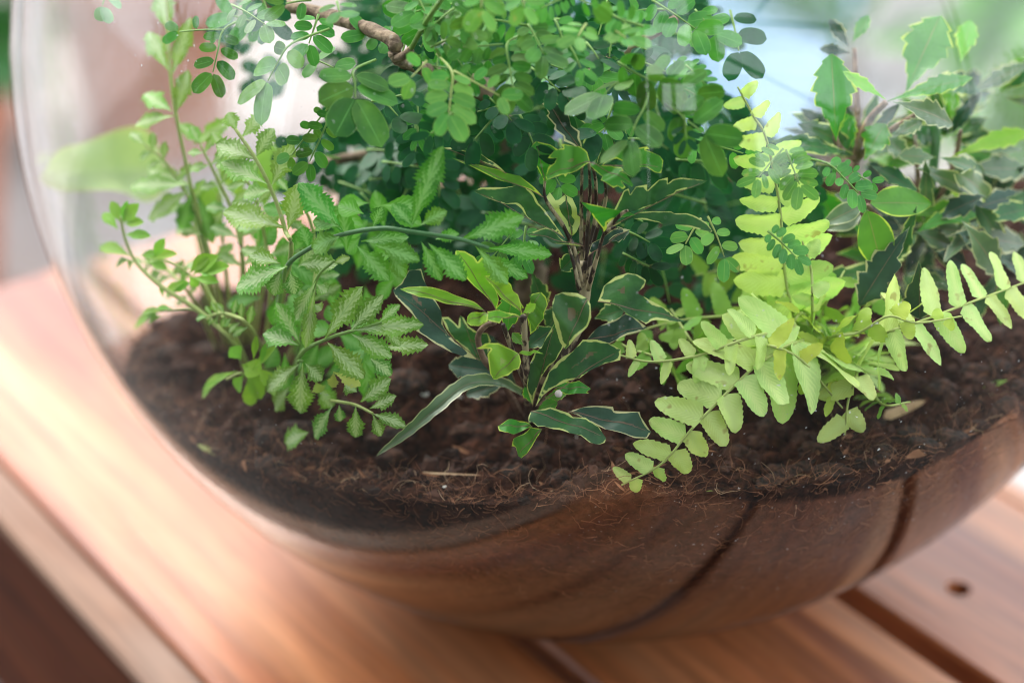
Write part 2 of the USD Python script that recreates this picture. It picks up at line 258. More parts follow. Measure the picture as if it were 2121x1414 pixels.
def wood(name, a, b, c, rough=0.36, spec=0.5, coat=0.0):
    usdkit.material(stage, '/World/Looks/' + name, {
        'co': ('texture_coordinate', {}), 'oi': ('object_info', {}), 'cx': ('combine_xyz', {}), 'om': ('math', {'math_type': 'multiply', 'value2': 9.0}), 'ad': ('mapping', {}),
        'm1': ('mapping', {'scale': (3.0, 34.0, 30.0)}), 'm2': ('mapping', {'scale': (14.0, 260.0, 200.0)}), 'm3': ('mapping', {'scale': (6.0, 14.0, 10.0)}),
        'n1': ('noise_texture', {'scale': 1.0, 'detail': 4.0, 'distortion': 0.8}), 'n2': ('noise_texture', {'scale': 1.0, 'detail': 5.0, 'roughness': 0.65}), 'n3': ('noise_texture', {'scale': 1.0, 'detail': 3.0}),
        'r1': ('rgb_ramp', {'ramp': [(0.30, c), (0.47, a), (0.66, b)]}), 'r2': ('map_range', {'from_min': 0.35, 'from_max': 0.7, 'to_min': 0.45, 'to_max': 1.15, 'clamp': True}),
        'x': ('mix_color', {'blend_type': 'multiply', 'fac': 0.8, 'use_clamp': False}), 'r3': ('map_range', {'from_min': 0.35, 'from_max': 0.65, 'to_min': rough - 0.08, 'to_max': rough + 0.14, 'clamp': True}),
        'gm': ('map_range', {'from_min': 0.60, 'from_max': 0.72, 'to_max': 0.5, 'clamp': True}), 'g': ('mix_color', {'b': (0.36, 0.29, 0.25)}),
        'bp': ('bump', {'strength': 0.35, 'distance': 0.0008}), 'p': ('principled_bsdf', {'specular_ior_level': spec, 'coat_weight': coat, 'coat_roughness': 0.22})},
        [('oi.random', 'om.value1'), ('om.value', 'cx.y'), ('om.value', 'cx.x'), ('co.object', 'ad.vector'), ('cx.vector', 'ad.location'),
         ('ad.vector', 'm1.vector'), ('ad.vector', 'm2.vector'), ('ad.vector', 'm3.vector'), ('m1.vector', 'n1.vector'), ('m2.vector', 'n2.vector'), ('m3.vector', 'n3.vector'),
         ('n1.fac', 'r1.fac'), ('n2.fac', 'r2.value'), ('r1.color', 'x.a'), ('r2.result', 'x.b'), ('x.result', 'g.a'), ('n3.fac', 'gm.value'), ('gm.result', 'g.fac'), ('g.result', 'p.base_color'),
         ('n3.fac', 'r3.value'), ('r3.result', 'p.roughness'), ('n2.fac', 'bp.height'), ('bp.normal', 'p.normal')], surface='p.BSDF')
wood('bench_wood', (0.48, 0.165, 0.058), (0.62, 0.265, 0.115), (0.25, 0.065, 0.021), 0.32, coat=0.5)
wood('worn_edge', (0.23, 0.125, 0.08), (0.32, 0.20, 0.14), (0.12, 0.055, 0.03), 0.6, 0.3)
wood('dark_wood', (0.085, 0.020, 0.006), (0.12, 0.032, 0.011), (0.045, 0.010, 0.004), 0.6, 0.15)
wood('unseen_dark_wood', (0.022, 0.017, 0.014), (0.034, 0.026, 0.021), (0.012, 0.009, 0.008), 0.75, 0.2)  # wood of the unseen added shelter, darkened to cut veil in the glass
mottled('pavement', (0.30, 0.255, 0.24), (0.40, 0.35, 0.335), 3.0, 0.85, 0.1)
mottled('ground_shade', (0.020, 0.015, 0.013), (0.042, 0.033, 0.028), 14.0, 0.75, 0.3)  # near black colour in place of shade on the front ground
mottled('terracotta', (0.36, 0.14, 0.085), (0.46, 0.20, 0.13), 9, 0.8)
mottled('roofing', (0.035, 0.033, 0.032), (0.055, 0.052, 0.05), 6, 0.7)
simple('frame_metal', (0.16, 0.17, 0.17), 0.45); simple('window_dark', (0.02, 0.025, 0.03), 0.1, 0.6)
simple('sky_reflection_blue', (0.22, 0.32, 0.47), 0.35)  # tint of the sky mirrored in the glass, painted on the slats
usdkit.material(stage, '/World/Looks/water', {'p': ('principled_bsdf', {'base_color': (1, 1, 1), 'roughness': 0.02, 'ior': 1.33, 'transmission_weight': 1.0})}, surface='p.BSDF')
simple('potting', (0.03, 0.02, 0.015), 0.95)

# ------------------------------------------------------------------ setting: pavement
GZ = -0.52
v, f = box(-60, 60, -60, 60, GZ - 0.3, GZ)
tag(obj('pavement', (v, f), 'pavement'), 'pale concrete pavement around the bench', 'pavement', kind='structure')

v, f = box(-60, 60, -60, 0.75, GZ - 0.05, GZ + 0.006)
tag(obj('terrace', (v, f), 'ground_shade'), 'dark sheet added as painted shade on the ground under and in front of the bench', 'terrace', kind='structure')  # added dark sheet standing for shade, keeps the mirrored ground dim

# ------------------------------------------------------------------ what the glass mirrors: an added sky-blocking shelter, a low wall, shrubs
shelter = thing('garden_shelter', 'unseen dark shelter added facing the bench to block sky from the front of the glass', 'shelter')
GF = GZ + 0.006
obj('back_wall', box(-5.3, 0.34, -3.30, -3.22, GF, 1.86), 'unseen_dark_wood', shelter)
obj('roof', box(-5.45, 0.42, -3.45, -0.50, 1.90, 1.96), 'roofing', shelter)  # roof added out of view, brought forward to cut sky light
for x, y in ((-5.2, -1.05), (0.3, -1.05)): obj('post', box(x - 0.035, x + 0.035, y - 0.035, y + 0.035, GF, 1.898), 'unseen_dark_wood', shelter)
for y in (-0.56, -1.05, -1.8, -2.5, -3.17): obj('beam', box(-5.4, 0.4, y - 0.03, y + 0.03, 1.80, 1.897), 'unseen_dark_wood', shelter)
gw = thing('low_garden_wall', 'low dark wall with a window opening beside the added shelter', 'wall')
for a in ((0.36, 0.50, GF, 1.28), (0.86, 1.50, GF, 1.28), (0.501, 0.859, GF, 0.90), (0.501, 0.859, 1.20, 1.278)): obj('wall', box(a[0], a[1], -3.30, -3.24, a[2], a[3]), 'unseen_dark_wood', gw)
obj('window_bar', box(0.60, 0.64, -3.285, -3.255, 0.901, 1.199), 'frame_metal', gw)
frame = thing('pergola', 'slender metal pergola frame right of the added shelter', 'pergola')
for x, y in ((2.6, -3.0), (2.6, -1.2)): obj('post', box(x - 0.025, x + 0.025, y - 0.025, y + 0.025, GF, 1.75), 'frame_metal', frame)
for y in (-3.0, -2.1, -1.2): obj('rafter', box(0.46, 2.9, y - 0.03, y + 0.03, 1.752, 1.82), 'frame_metal', frame)
obj('rail', box(1.5, 1.56, -3.2, -1.0, 1.822, 1.86), 'frame_metal', frame)
obj('brace', join([tube(np.array([[0.60, -3.0, 1.62], [2.55, -3.0, 0.70]]), 0.025)]), 'frame_metal', frame)

def shrub(x, y, z0, h, r, n, lw, mat, label, pot=None, seed=0, squash=1.0):
    g = np.random.default_rng(seed); t = thing('potted_shrub' if pot else 'shrub', label, 'shrub', (x, y, z0)); pz = 0
    if pot:
        pr, ph = pot; pr2 = np.array([[0, 0], [pr * 0.68, 0], [pr * 0.95, ph * 0.86], [pr * 1.05, ph * 0.86], [pr * 1.05, ph], [pr * 0.92, ph], [pr * 0.86, ph * 0.86], [0, ph * 0.86]])
        m = trimesh.creation.revolve(pr2, sections=36); p = obj('pot', m, 'terracotta', t, smooth=30); pz = ph * 0.86
        obj('earth', (lambda c: (np.array(c.vertices) + [0, 0, pz + 0.004], np.array(c.faces)))(trimesh.creation.cylinder(pr * 0.86, 0.006, sections=24)), 'potting', p)
    st = [tube(smoothline([[0, 0, pz], [g.normal(0, r * .2), g.normal(0, r * .2), pz + (h - pz) * .5], [g.normal(0, r * .5), g.normal(0, r * .5), h * .95]]), r * 0.04, r * 0.012, 5) for _ in range(7)]
    obj('stem', join(st), 'brown_stem', t); L = []
    for k in range(n):
        q = U(g.standard_normal(3)) * g.uniform(0.35, 1.0) ** 0.6; P = np.array([q[0] * r, q[1] * r, pz + (h - pz) * (0.55 + 0.47 * q[2] * squash)])
        d = U(q + 0.8 * g.standard_normal(3)); L.append(leaf(P, P + d * lw * g.uniform(1.6, 3.0), lw * g.uniform(.7, 1.2), 'lance', face=g.standard_normal(3) + [0, 0, 1.2], nu=4, nv=2, curl=0.2)[:3])
    m = join(L); obj('crown', m[:2], mat, t, smooth=True, uv=m[2]); return t
shrub(-0.62, 1.55, GZ, 0.66, 0.20, 420, 0.035, 'shrub_leaf', 'dark green bushy plant at the far left behind the bench', seed=1)
shrub(-0.40, 1.50, GZ, 0.50, 0.13, 200, 0.03, 'shrub_leaf_lime', 'lime green shrub in a terracotta pot behind the left of the bowl', (0.10, 0.22), seed=2)
shrub(-0.56, 1.15, GZ, 0.26, 0.10, 50, 0.03, 'shrub_leaf', 'small dark plant in a terracotta pot left of the bench end', (0.095, 0.20), seed=3)
shrub(0.56, 1.30, GZ, 0.56, 0.16, 240, 0.05, 'shrub_leaf_lime', 'bright green broad leaved shrub behind the right of the bowl', seed=4)
shrub(0.15, 2.2, GZ, 0.7, 0.25, 300, 0.05, 'shrub_leaf', 'dark leafy shrub farther behind the bowl', seed=5)
for k, (x, y, h, r) in enumerate(((2.9, -3.6, 1.35, 0.55), (3.7, -2.4, 1.25, 0.6), (3.9, -0.9, 1.0, 0.5), (-6.4, -2.0, 2.0, 0.8), (-3.4, -0.5, 1.2, 0.5))):  # the two on the left are added to reduce mirrored sky
    shrub(x, y, GF, h, r, 420, 0.09, 'shrub_leaf', ('tallest garden shrub beside the pergola post', 'rounded garden shrub right of the pergola', 'lowest garden shrub right of the bench', 'tall shrub added left of the added shelter to cut sky veil', 'rounded shrub added out to the left of the bench to cut sky veil')[k], seed=11 + k)

pal = thing('slatted_table', 'pale blue slats added behind the right of the bowl in place of mirrored sky', 'mirrored sky slats', (0.21, 1.55, GZ), -18)  # added stand-in for blue-white sky reflected at the upper right
for k in range(7): obj('slat', box(-0.27, 0.12, -0.27 + k * 0.078, -0.27 + k * 0.078 + 0.070, 0.085, 0.10, 0.003), 'sky_reflection_blue', pal)
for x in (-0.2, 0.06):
    obj('bearer', box(x - 0.02, x + 0.02, -0.26, 0.26, 0.045, 0.0848), 'sky_reflection_blue', pal)
    for y in (-0.22, 0.22): obj('leg', box(x - 0.018, x + 0.018, y - 0.018, y + 0.018, 0.0, 0.0448), 'sky_reflection_blue', pal)

palm = thing('spiky_palm', 'thin arching leaves added behind the bowl in place of leaf streaks mirrored in the glass', 'palm', (0.27, 1.18, GZ)); g = np.random.default_rng(8)  # added in place of green streaks reflected in the glass
obj('trunk', tube(smoothline([[0, 0, 0], [0.004, 0, 0.12], [0, 0.004, 0.24]]), 0.016, 0.011, 8), 'brown_stem', palm, smooth=True)
for k in range(34):
    an, rise, L = g.uniform(0, 6.28), g.uniform(0.25, 1.25), g.uniform(0.16, 0.26); h = np.array([math.cos(an), math.sin(an), 0]); d_ = U(h * math.cos(rise) + np.array([0, 0, math.sin(rise)]))
    m = leaf(np.array([0, 0, 0.235]) + 0.008 * h, np.array([0, 0, 0.235]) + d_ * L, 0.011, 'lance', face=np.array([0, 0, 1.0]) - 0.4 * h, curl=0.35, fold=0.4, nu=12, nv=2); obj('leaf', m[:2], 'shrub_leaf', palm, smooth=True, uv=m[2])

# ------------------------------------------------------------------ bench
PHI = 2.19663653
TX, TN = np.array([math.cos(PHI), math.sin(PHI), 0]), np.array([-math.sin(PHI), math.cos(PHI), 0])
BT = 0.0031   # the flat of the bowl stands on the boards
bench = thing('bench', 'low bench of reddish brown wooden boards under the glass bowl', 'bench', (0, 0, 0), math.degrees(PHI))
def on_bench(px, py):
    D = ray(px, py); P = CAM + D * ((BT - CAM[2]) / D[2]); return P @ TX, P @ TN
X0, X1 = -0.181, 0.2525
def board(y0, y1, hole=None):
    v, f = box(X0, X1, y0, y1, BT - 0.017, BT, 0.0012)
    if hole is None: return v, f
    m = manifold3d.Manifold(manifold3d.Mesh(v.astype(np.float32), f.astype(np.uint32)))
    for hx, hy, hr in hole:
        m = m - manifold3d.Manifold.cylinder(0.03, hr, hr, 24).translate([hx, hy, BT - 0.007])
    mm = m.to_mesh(); return np.array(mm.vert_properties[:, :3]), np.array(mm.tri_verts)
hx, hy = on_bench(1985, 1218)
planks = [obj('plank', board(0.0478, 0.1250), 'bench_wood', bench), obj('plank', board(-0.0365, 0.0428), 'bench_wood', bench), obj('plank', board(-0.1145, -0.0440, [(hx, hy, 0.0036)]), 'bench_wood', bench)]
obj('screw', (lambda m: (np.array(m.vertices) + [hx, hy, BT - 0.0058], np.array(m.faces)))(trimesh.creation.icosphere(2, 0.0025)), 'window_dark', planks[2])
obj('edge_strip', box(X0, X1, -0.1235, -0.1150, BT - 0.016, BT - 0.0006, 0.001), 'bench_wood', bench)
obj('front_strip', box(X0, X1, 0.1262, 0.1388, BT - 0.0065, BT - 0.0006, 0.0012), 'worn_edge', bench)
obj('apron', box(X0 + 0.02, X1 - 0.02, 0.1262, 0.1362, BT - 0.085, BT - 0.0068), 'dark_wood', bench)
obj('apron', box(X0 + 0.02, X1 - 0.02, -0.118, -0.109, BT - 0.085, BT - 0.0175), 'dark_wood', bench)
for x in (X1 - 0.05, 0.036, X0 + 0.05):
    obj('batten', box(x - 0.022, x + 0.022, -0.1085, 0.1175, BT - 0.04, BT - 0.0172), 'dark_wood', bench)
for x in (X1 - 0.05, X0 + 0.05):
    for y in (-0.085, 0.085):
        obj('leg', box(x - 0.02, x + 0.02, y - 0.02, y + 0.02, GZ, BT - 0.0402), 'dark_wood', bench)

# ------------------------------------------------------------------ glass bowl
def bowl_shell():
    zt, zb, th = 0.262, 0.0030, 0.0028
    a0 = math.acos((zb - R) / R); a1 = math.acos((zt - R) / R)
    ang = np.linspace(a0, a1, 90)
    outer = [(R * math.sin(a), R + R * math.cos(a)) for a in ang]
    ri = R - th; b1 = math.acos((zt - R) / ri)
    lip = [(outer[-1][0] + 0.0012, zt + 0.0012), (outer[-1][0] + 0.0002, zt + 0.003), (ri * math.sin(b1) - 0.0004, zt + 0.0022)]
    angi = np.linspace(b1, math.pi - 0.10, 90)
    rr = [R - 0.0009 - 0.0019 * float(np.clip((R + R * math.cos(a) - 0.10) / 0.05, 0, 1)) for a in angi]
    inner = [(q * math.sin(a), R + q * math.cos(a)) for q, a in zip(rr, angi)]
    p = [(0.0, zb)] + outer + lip + inner + [(0.0, R - (R - 0.0009) * math.cos(0.10))]
    m = trimesh.creation.revolve(np.array(p), sections=160)
    m.merge_vertices(); trimesh.repair.fix_normals(m); return m
bowl = thing('glass_bowl', 'large clear round glass terrarium bowl on the wooden bench', 'glass bowl')
obj('bowl', bowl_shell(), 'clear_glass', bowl, smooth=40)

# ------------------------------------------------------------------ soil
def soil_mesh():
    nt, ns = 420, 150; th = np.linspace(-math.pi, math.pi, nt, endpoint=False); s = np.linspace(0, 1, ns) ** 0.8
    he = np.interp(th, TH, HE); he = he + (meshkit.fbm(np.stack([np.cos(th) * 9, np.sin(th) * 9, 0 * th], -1), 4, 5) - 0.5) * 0.005
    rm = np.sqrt(RI ** 2 - he ** 2); V = []
    for k in range(1, ns):
        r = s[k] * rm; x, y = r * np.cos(th), r * np.sin(th); z = soil_h(x, y)
        lim = R - np.sqrt(np.maximum(RI ** 2 - r ** 2, 0)); V.append(np.stack([x, y, np.maximum(z if k < ns - 1 else R + he, lim)], 1))
    low = np.linspace(0, 1, 40)[1:-1]
    a0 = np.arccos(he / RI)
    for q in low:
        a = a0 + (math.pi - a0) * q
        V.append(np.stack([RI * np.sin(a) * np.cos(th), RI * np.sin(a) * np.sin(th), R + RI * np.cos(a)], 1))
    rows = len(V); V = np.vstack([np.vstack(V), [[0, 0, float(soil_h(np.array([0.]), np.array([0.]))[0])]], [[0, 0, R - RI]]]); F = []
    i = np.arange(nt); j = (i + 1) % nt
    for k in range(rows - 1):
        a, b, c, d = k * nt + i, k * nt + j, (k + 1) * nt + j, (k + 1) * nt + i
        F += [np.stack([a, d, c], 1), np.stack([a, c, b], 1)]
    F += [np.stack([i, j, np.full(nt, rows * nt)], 1)[:, [0, 1, 2]], np.stack([(rows - 1) * nt + j, (rows - 1) * nt + i, np.full(nt, rows * nt + 1)], 1)]
    return V, np.vstack(F)
tag(obj('soil', soil_mesh(), 'soil_earth', smooth=True), 'dark brown potting soil filling the bottom of the glass bowl', 'soil', kind='stuff')

def fibre(P, d, L, r, curl):
    n = 7; pts = [np.array(P, float)]; d = U(d)
    for k in range(n - 1):
        d = U(d + curl * rng.standard_normal(3)); pts.append(pts[-1] + d * L / (n - 1))
    pts = [inside(p, RI + 0.0006) for p in pts]
    return tube(np.array(pts), r, r * 0.5, 3)
fa, fb = [], []
for k in range(2400):
    edge = k % 3 != 0
    th = rng.uniform(-3.2, 0.35) if edge else rng.uniform(-math.pi, math.pi)
    he = np.interp((th + math.pi) % (2 * math.pi) - math.pi, TH, HE); rm = math.sqrt(RI ** 2 - he ** 2)
    s = 1 - abs(rng.normal(0, 0.045)) if edge else math.sqrt(rng.uniform(0.02, 1))
    x, y = s * rm * math.cos(th), s * rm * math.sin(th); z = float(soil_h(np.array([x]), np.array([y]))[0])
    tang = np.array([-math.sin(th), math.cos(th), 0]) * rng.choice([-1, 1])
    d = tang * rng.uniform(0.2, 1) + rng.standard_normal(3) * 0.45 + np.array([0, 0, 0.15])
    P = np.array([x, y, z + rng.uniform(0, 0.0012)])
    (fb if rng.random() < 0.10 else fa).append(fibre(P, d, rng.uniform(0.002, 0.010), rng.uniform(0.00004, 0.00011), 0.42))
for k in range(1500):
    th = rng.uniform(-3.0, 0.2); he = np.interp(th, TH, HE) - abs(rng.normal(0, 0.016)); a = math.acos(he / RI); P = C0 + (RI + 0.0002) * np.array([math.sin(a) * math.cos(th), math.sin(a) * math.sin(th), math.cos(a)])
    d = np.array([-math.sin(th), math.cos(th), 0]) * rng.choice([-1, 1]) + 0.6 * rng.standard_normal(3); tb = fibre(P, d, rng.uniform(0.002, 0.008), rng.uniform(0.00006, 0.00014), 0.35)
    q = tb[0] - C0; fa.append((C0 + q / np.linalg.norm(q, axis=1, keepdims=True) * np.maximum(np.linalg.norm(q, axis=1, keepdims=True), RI - 0.00005), tb[1]))
tag(obj('coir_fibres', join(fa), 'coir'), 'fine rusty coconut fibres strewn over the soil and along the glass', 'fibres', kind='stuff')
tag(obj('pale_coir_fibres', join(fb), 'coir_pale'), 'fine straw coloured fibres scattered over the soil and along the glass', 'fibres', kind='stuff')
ico = trimesh.creation.icosphere(1, 1.0); cr, chips, clods = [], [], []
for k in range(2600):
    th = rng.uniform(-3.3, 0.5); s = math.sqrt(rng.uniform(0.15, 0.99)); he = np.interp((th + math.pi) % (2 * math.pi) - math.pi, TH, HE); rm = math.sqrt(RI ** 2 - he ** 2)
    x, y = s * rm * math.cos(th), s * rm * math.sin(th); z = float(soil_h(np.array([x]), np.array([y]))[0])
    r = 0.0004 + 0.0017 * rng.random() ** 3
    v = np.array(ico.vertices) * (1 + 0.25 * rng.standard_normal((42, 1))) * r * rng.uniform(0.6, 1.3, 3)
    v = np.array([inside(p, RI) for p in v + [x, y, z + 0.2 * r]]) if s > 0.93 else v + [x, y, z + 0.2 * r]
    cr.append((v, np.array(ico.faces)))
tag(obj('soil_crumbs', join(cr), 'crumb'), 'loose brown soil crumbs lying on the soil surface', 'soil crumbs', kind='stuff')
for k in range(110):
    th = rng.uniform(-3.2, 0.4); s = math.sqrt(rng.uniform(0.3, 0.97)); he = np.interp((th + math.pi) % (2 * math.pi) - math.pi, TH, HE); rm = math.sqrt(RI ** 2 - he ** 2)
    x, y = s * rm * math.cos(th), s * rm * math.sin(th); z = float(soil_h(np.array([x]), np.array([y]))[0]); r = rng.uniform(0.0016, 0.0042)
    m = trimesh.creation.icosphere(2, 1.0); v = np.array(m.vertices); v = v * (1 + 0.9 * (meshkit.fbm(v * 2.0 + k * 3.7, 3, 2) - 0.5)[:, None]) * r * np.array([rng.uniform(.8, 1.4), rng.uniform(.7, 1.1), rng.uniform(.45, .8)])
    clods.append((np.array([inside(p, RI) for p in v + [x, y, z + 0.1 * r]]), np.array(m.faces)))
tag(obj('soil_clods', join(clods), 'clod', smooth=True), 'larger dark clods and bark lumps half sunk in the soil', 'soil clods', kind='stuff')
for k in range(170):
    th = rng.uniform(-3.2, 0.3); s = 1 - abs(rng.normal(0.0, 0.10)); he = np.interp((th + math.pi) % (2 * math.pi) - math.pi, TH, HE); rm = math.sqrt(RI ** 2 - he ** 2)
    x, y = s * rm * math.cos(th), s * rm * math.sin(th); z = float(soil_h(np.array([x]), np.array([y]))[0]) + 0.0005
    P = inside(np.array([x, y, z]), RI - 0.0008); d = U(np.array([-math.sin(th), math.cos(th), 0]) + 0.7 * rng.standard_normal(3) * [1, 1, 0.3]); L = rng.uniform(0.0015, 0.006)
    chips.append(leaf(P, P + d * L, rng.uniform(0.0004, 0.0011), 'pinna', face=np.array([0.2, -0.6, 0.8]) + 0.5 * rng.standard_normal(3), nu=3, nv=2, fold=0.5)[:2])
tag(obj('bark_chips', join(chips), 'coir'), 'small splinters of bark mixed into the soil along the glass', 'bark chips', kind='stuff')
def pebble(px, py, r, name, label, cat, mat, group=None, lift=0.3):
    P = soil_at(px, py); m = trimesh.creation.icosphere(2, 1.0); v = np.array(m.vertices)
    v = v * (1 + 0.35 * (meshkit.fbm(v * 2.2 + px, 3) - 0.5)[:, None]) * r * np.array([1.2, 0.9, 0.7]); P = P + [0, 0, lift * r]
    return tag(obj(name, (v + P, np.array(m.faces)), mat, smooth=True), label, cat, group)
for px, py, r, lab in ((876, 818, .0011, 'largest white perlite grain on the dark soil, right of the silvery fern'), (951, 824, .0007, 'white perlite grain beside the arching narrow leaf'), (586, 966, .0005, 'tiny white perlite grain in the soil below the silvery fern'),
                       (922, 1011, .0006, 'white perlite grain against the glass below the tip of the arching leaf'), (1000, 752, .0004, 'tiny pale grain in the dark hollow left of the aralia stem'), (1195, 905, .0004, 'tiny pale grain under the dark aralia leaf on the soil')):
    pebble(px, py, r, 'perlite_grain', lab, 'perlite grain', 'perlite')
def flat_piece(b, t, w, name, label, cat, mat, kind='lance', lift=0.0012, **k):
    B, T = soil_at(*b) + [0, 0, lift], soil_at(*t) + [0, 0, lift]
    B, T = inside(B, RI - 0.001), inside(T, RI - 0.001)
    m = leaf(B, T, w * pxsize(B), kind, nu=10, nv=4, **k); return tag(obj(name, m[:2], mat, smooth=True, uv=m[2]), label, cat)
flat_piece((407, 932), (447, 952), 12, 'fallen_leaf', 'small pale green leaf fallen on the soil at the left of the glass', 'fallen leaf', 'yellowed_leaf', curl=0.1)
flat_piece((1462, 1034), (1480, 1033), 9, 'fallen_leaf', 'tiny yellow leaflet lying against the glass below the lime fern', 'fallen leaf', 'yellowed_leaf', 'oval')
flat_piece((2035, 812), (2086, 796), 12, 'fallen_leaf', 'narrow green blade lying on the soil at the far right', 'fallen leaf', 'fern_leaf_green')
flat_piece((1565, 1028), (1690, 966), 34, 'bark_piece', 'flat brown strip of bark on the soil right of the lime fern', 'bark piece', 'clod', 'pinna', lift=0.002, fold=0.15)
flat_piece((1830, 880), (1915, 845), 24, 'bark_piece', 'tan bark piece on the soil under the drooping fern tip', 'bark piece', 'coir_pale', 'pinna', lift=0.002)
flat_piece((1880, 960), (2050, 905), 20, 'bark_piece', 'long pale root strip along the glass at the right', 'bark piece', 'coir', 'pinna', lift=0.001)
flat_piece((840, 985), (1000, 992), 5, 'bark_piece', 'long thin fibrous bark strip against the glass at the soil line', 'bark piece', 'coir_pale', 'pinna', lift=0.001)
#PLANTS
# ------------------------------------------------------------------ little tree with feathery leaves of oval leaflets
tree = thing('feathery_tree', 'small tree with feathery leaves of oval green leaflets filling the top of the bowl', 'small tree')
def wood_run(pts, r0, r1, name='branch', parent=None, mat='woody_stem'):
    P = smoothline([at(*p) if len(p) == 3 else soil_at(p[0], p[1], 0.006) for p in pts], 7)
    return obj(name, tube(P, r0, r1, 9, 0.06), mat, parent or tree, smooth=True)
trunk = wood_run([(1100, 640), (1098, 560, 95), (1090, 440, 105), (1060, 300, 105), (1000, 190, 90), (960, 165, 80)], 0.0042, 0.0026, 'trunk')
wood_run([(1060, 300, 105), (1140, 230, 90), (1260, 130, 70), (1400, 40, 60)], 0.0022, 0.0010, 'branch', trunk)
wood_run([(960, 165, 80), (900, 150, 60), (836, 128, 36), (818, 112, 33), (808, 80, 34), (700, 38, 44), (560, 4, 50), (500, -25, 50)], 0.0014, 0.0016, 'branch', trunk)
wood_run([(818, 122, 33), (836, 116, 31), (853, 102, 30)], 0.0010, 0.0008, 'twig', trunk)
wood_run([(640, 345, 80), (760, 322, 84), (860, 335, 88), (1000, 330, 100)], 0.0011, 0.0016, 'branch', trunk)
wood_run([(1060, 300, 105), (1160, 300, 95), (1300, 340, 90), (1460, 420, 85)], 0.0012, 0.0007, 'branch', trunk)
NLEAFLET = [0]; surplus = {}
def tleaf(base, tip, n, L, d, mat='tree_leaf', dt=None, wr=0.6, petiole=None, tilt=None, single=False, seed=None, parts=True, spread=74, fan=0.28):
    g = np.random.default_rng(seed if seed is not None else int(base[0] * 7 + base[1] * 3 + tip[0]))
    dt = d - 3 if dt is None else dt
    B, T = at(*base, d), at(*tip, dt); a = U(T - B); ps = pxsize(B); V = U(CAM - B)
    N = V * 1.0 + np.array([0, 0, 0.25]) + g.normal(0, fan, 3); N = U(N - (N @ a) * a); S = np.cross(a, N)
    pts = [B, (B + T) / 2 + N * np.linalg.norm(T - B) * 0.05, T]
    if petiole is not None: pts = [at(petiole[0], petiole[1], petiole[2] if len(petiole) > 2 else d)] + pts
    ra = tube(smoothline(pts, 4), 0.00032 if L > 34 else 0.00022, 0.00016, 4)
    lf = []
    for i in range(n):
        u = (i + 0.5) / (n - 0.5) if n > 1 else 1.0; u = min(u, 1.0); size = (1.26 if L > 60 else 1.13) * L * ps * (0.58 + 0.42 * u ** 0.8)
        th = math.radians(spread - (spread - 30) * max(0, (u - 0.45) / 0.55) ** 1.6)
        for sd in (-1, 1):
            if single and g.random() < 0.35: continue
            q = th * g.uniform(0.9, 1.12); dr = a * math.cos(q) + S * sd * math.sin(q) + N * g.normal(0.02, 0.13); z = size * g.uniform(0.88, 1.1)
            b = B + (T - B) * u + N * 0.0001 + dr * 0.0004
            lf.append(leaf(inside(b), inside(b + U(dr) * z), z * wr * g.uniform(0.9, 1.1), 'oval', face=N + g.normal(0, 0.22, 3), curl=g.normal(0.05, 0.06), fold=g.normal(0.05, 0.05), nu=9, nv=4, asym=0.08 * sd))
    if parts and NLEAFLET[0] + len(lf) <= 300:
        p = obj('leaf', ra, 'green_stem' if mat != 'tree_leaf_young' else 'lime_stem', tree, smooth=True)
        for m in lf: obj('leaflet', m[:2], mat, p, smooth=True, uv=m[2])
        NLEAFLET[0] += len(lf)
    else:
        surplus.setdefault(mat, []).extend(lf); surplus.setdefault('green_stem', []).append(ra)
Y, D_, P_ = 'tree_leaf_young', 'tree_leaf_deep', 'tree_leaf_pale'
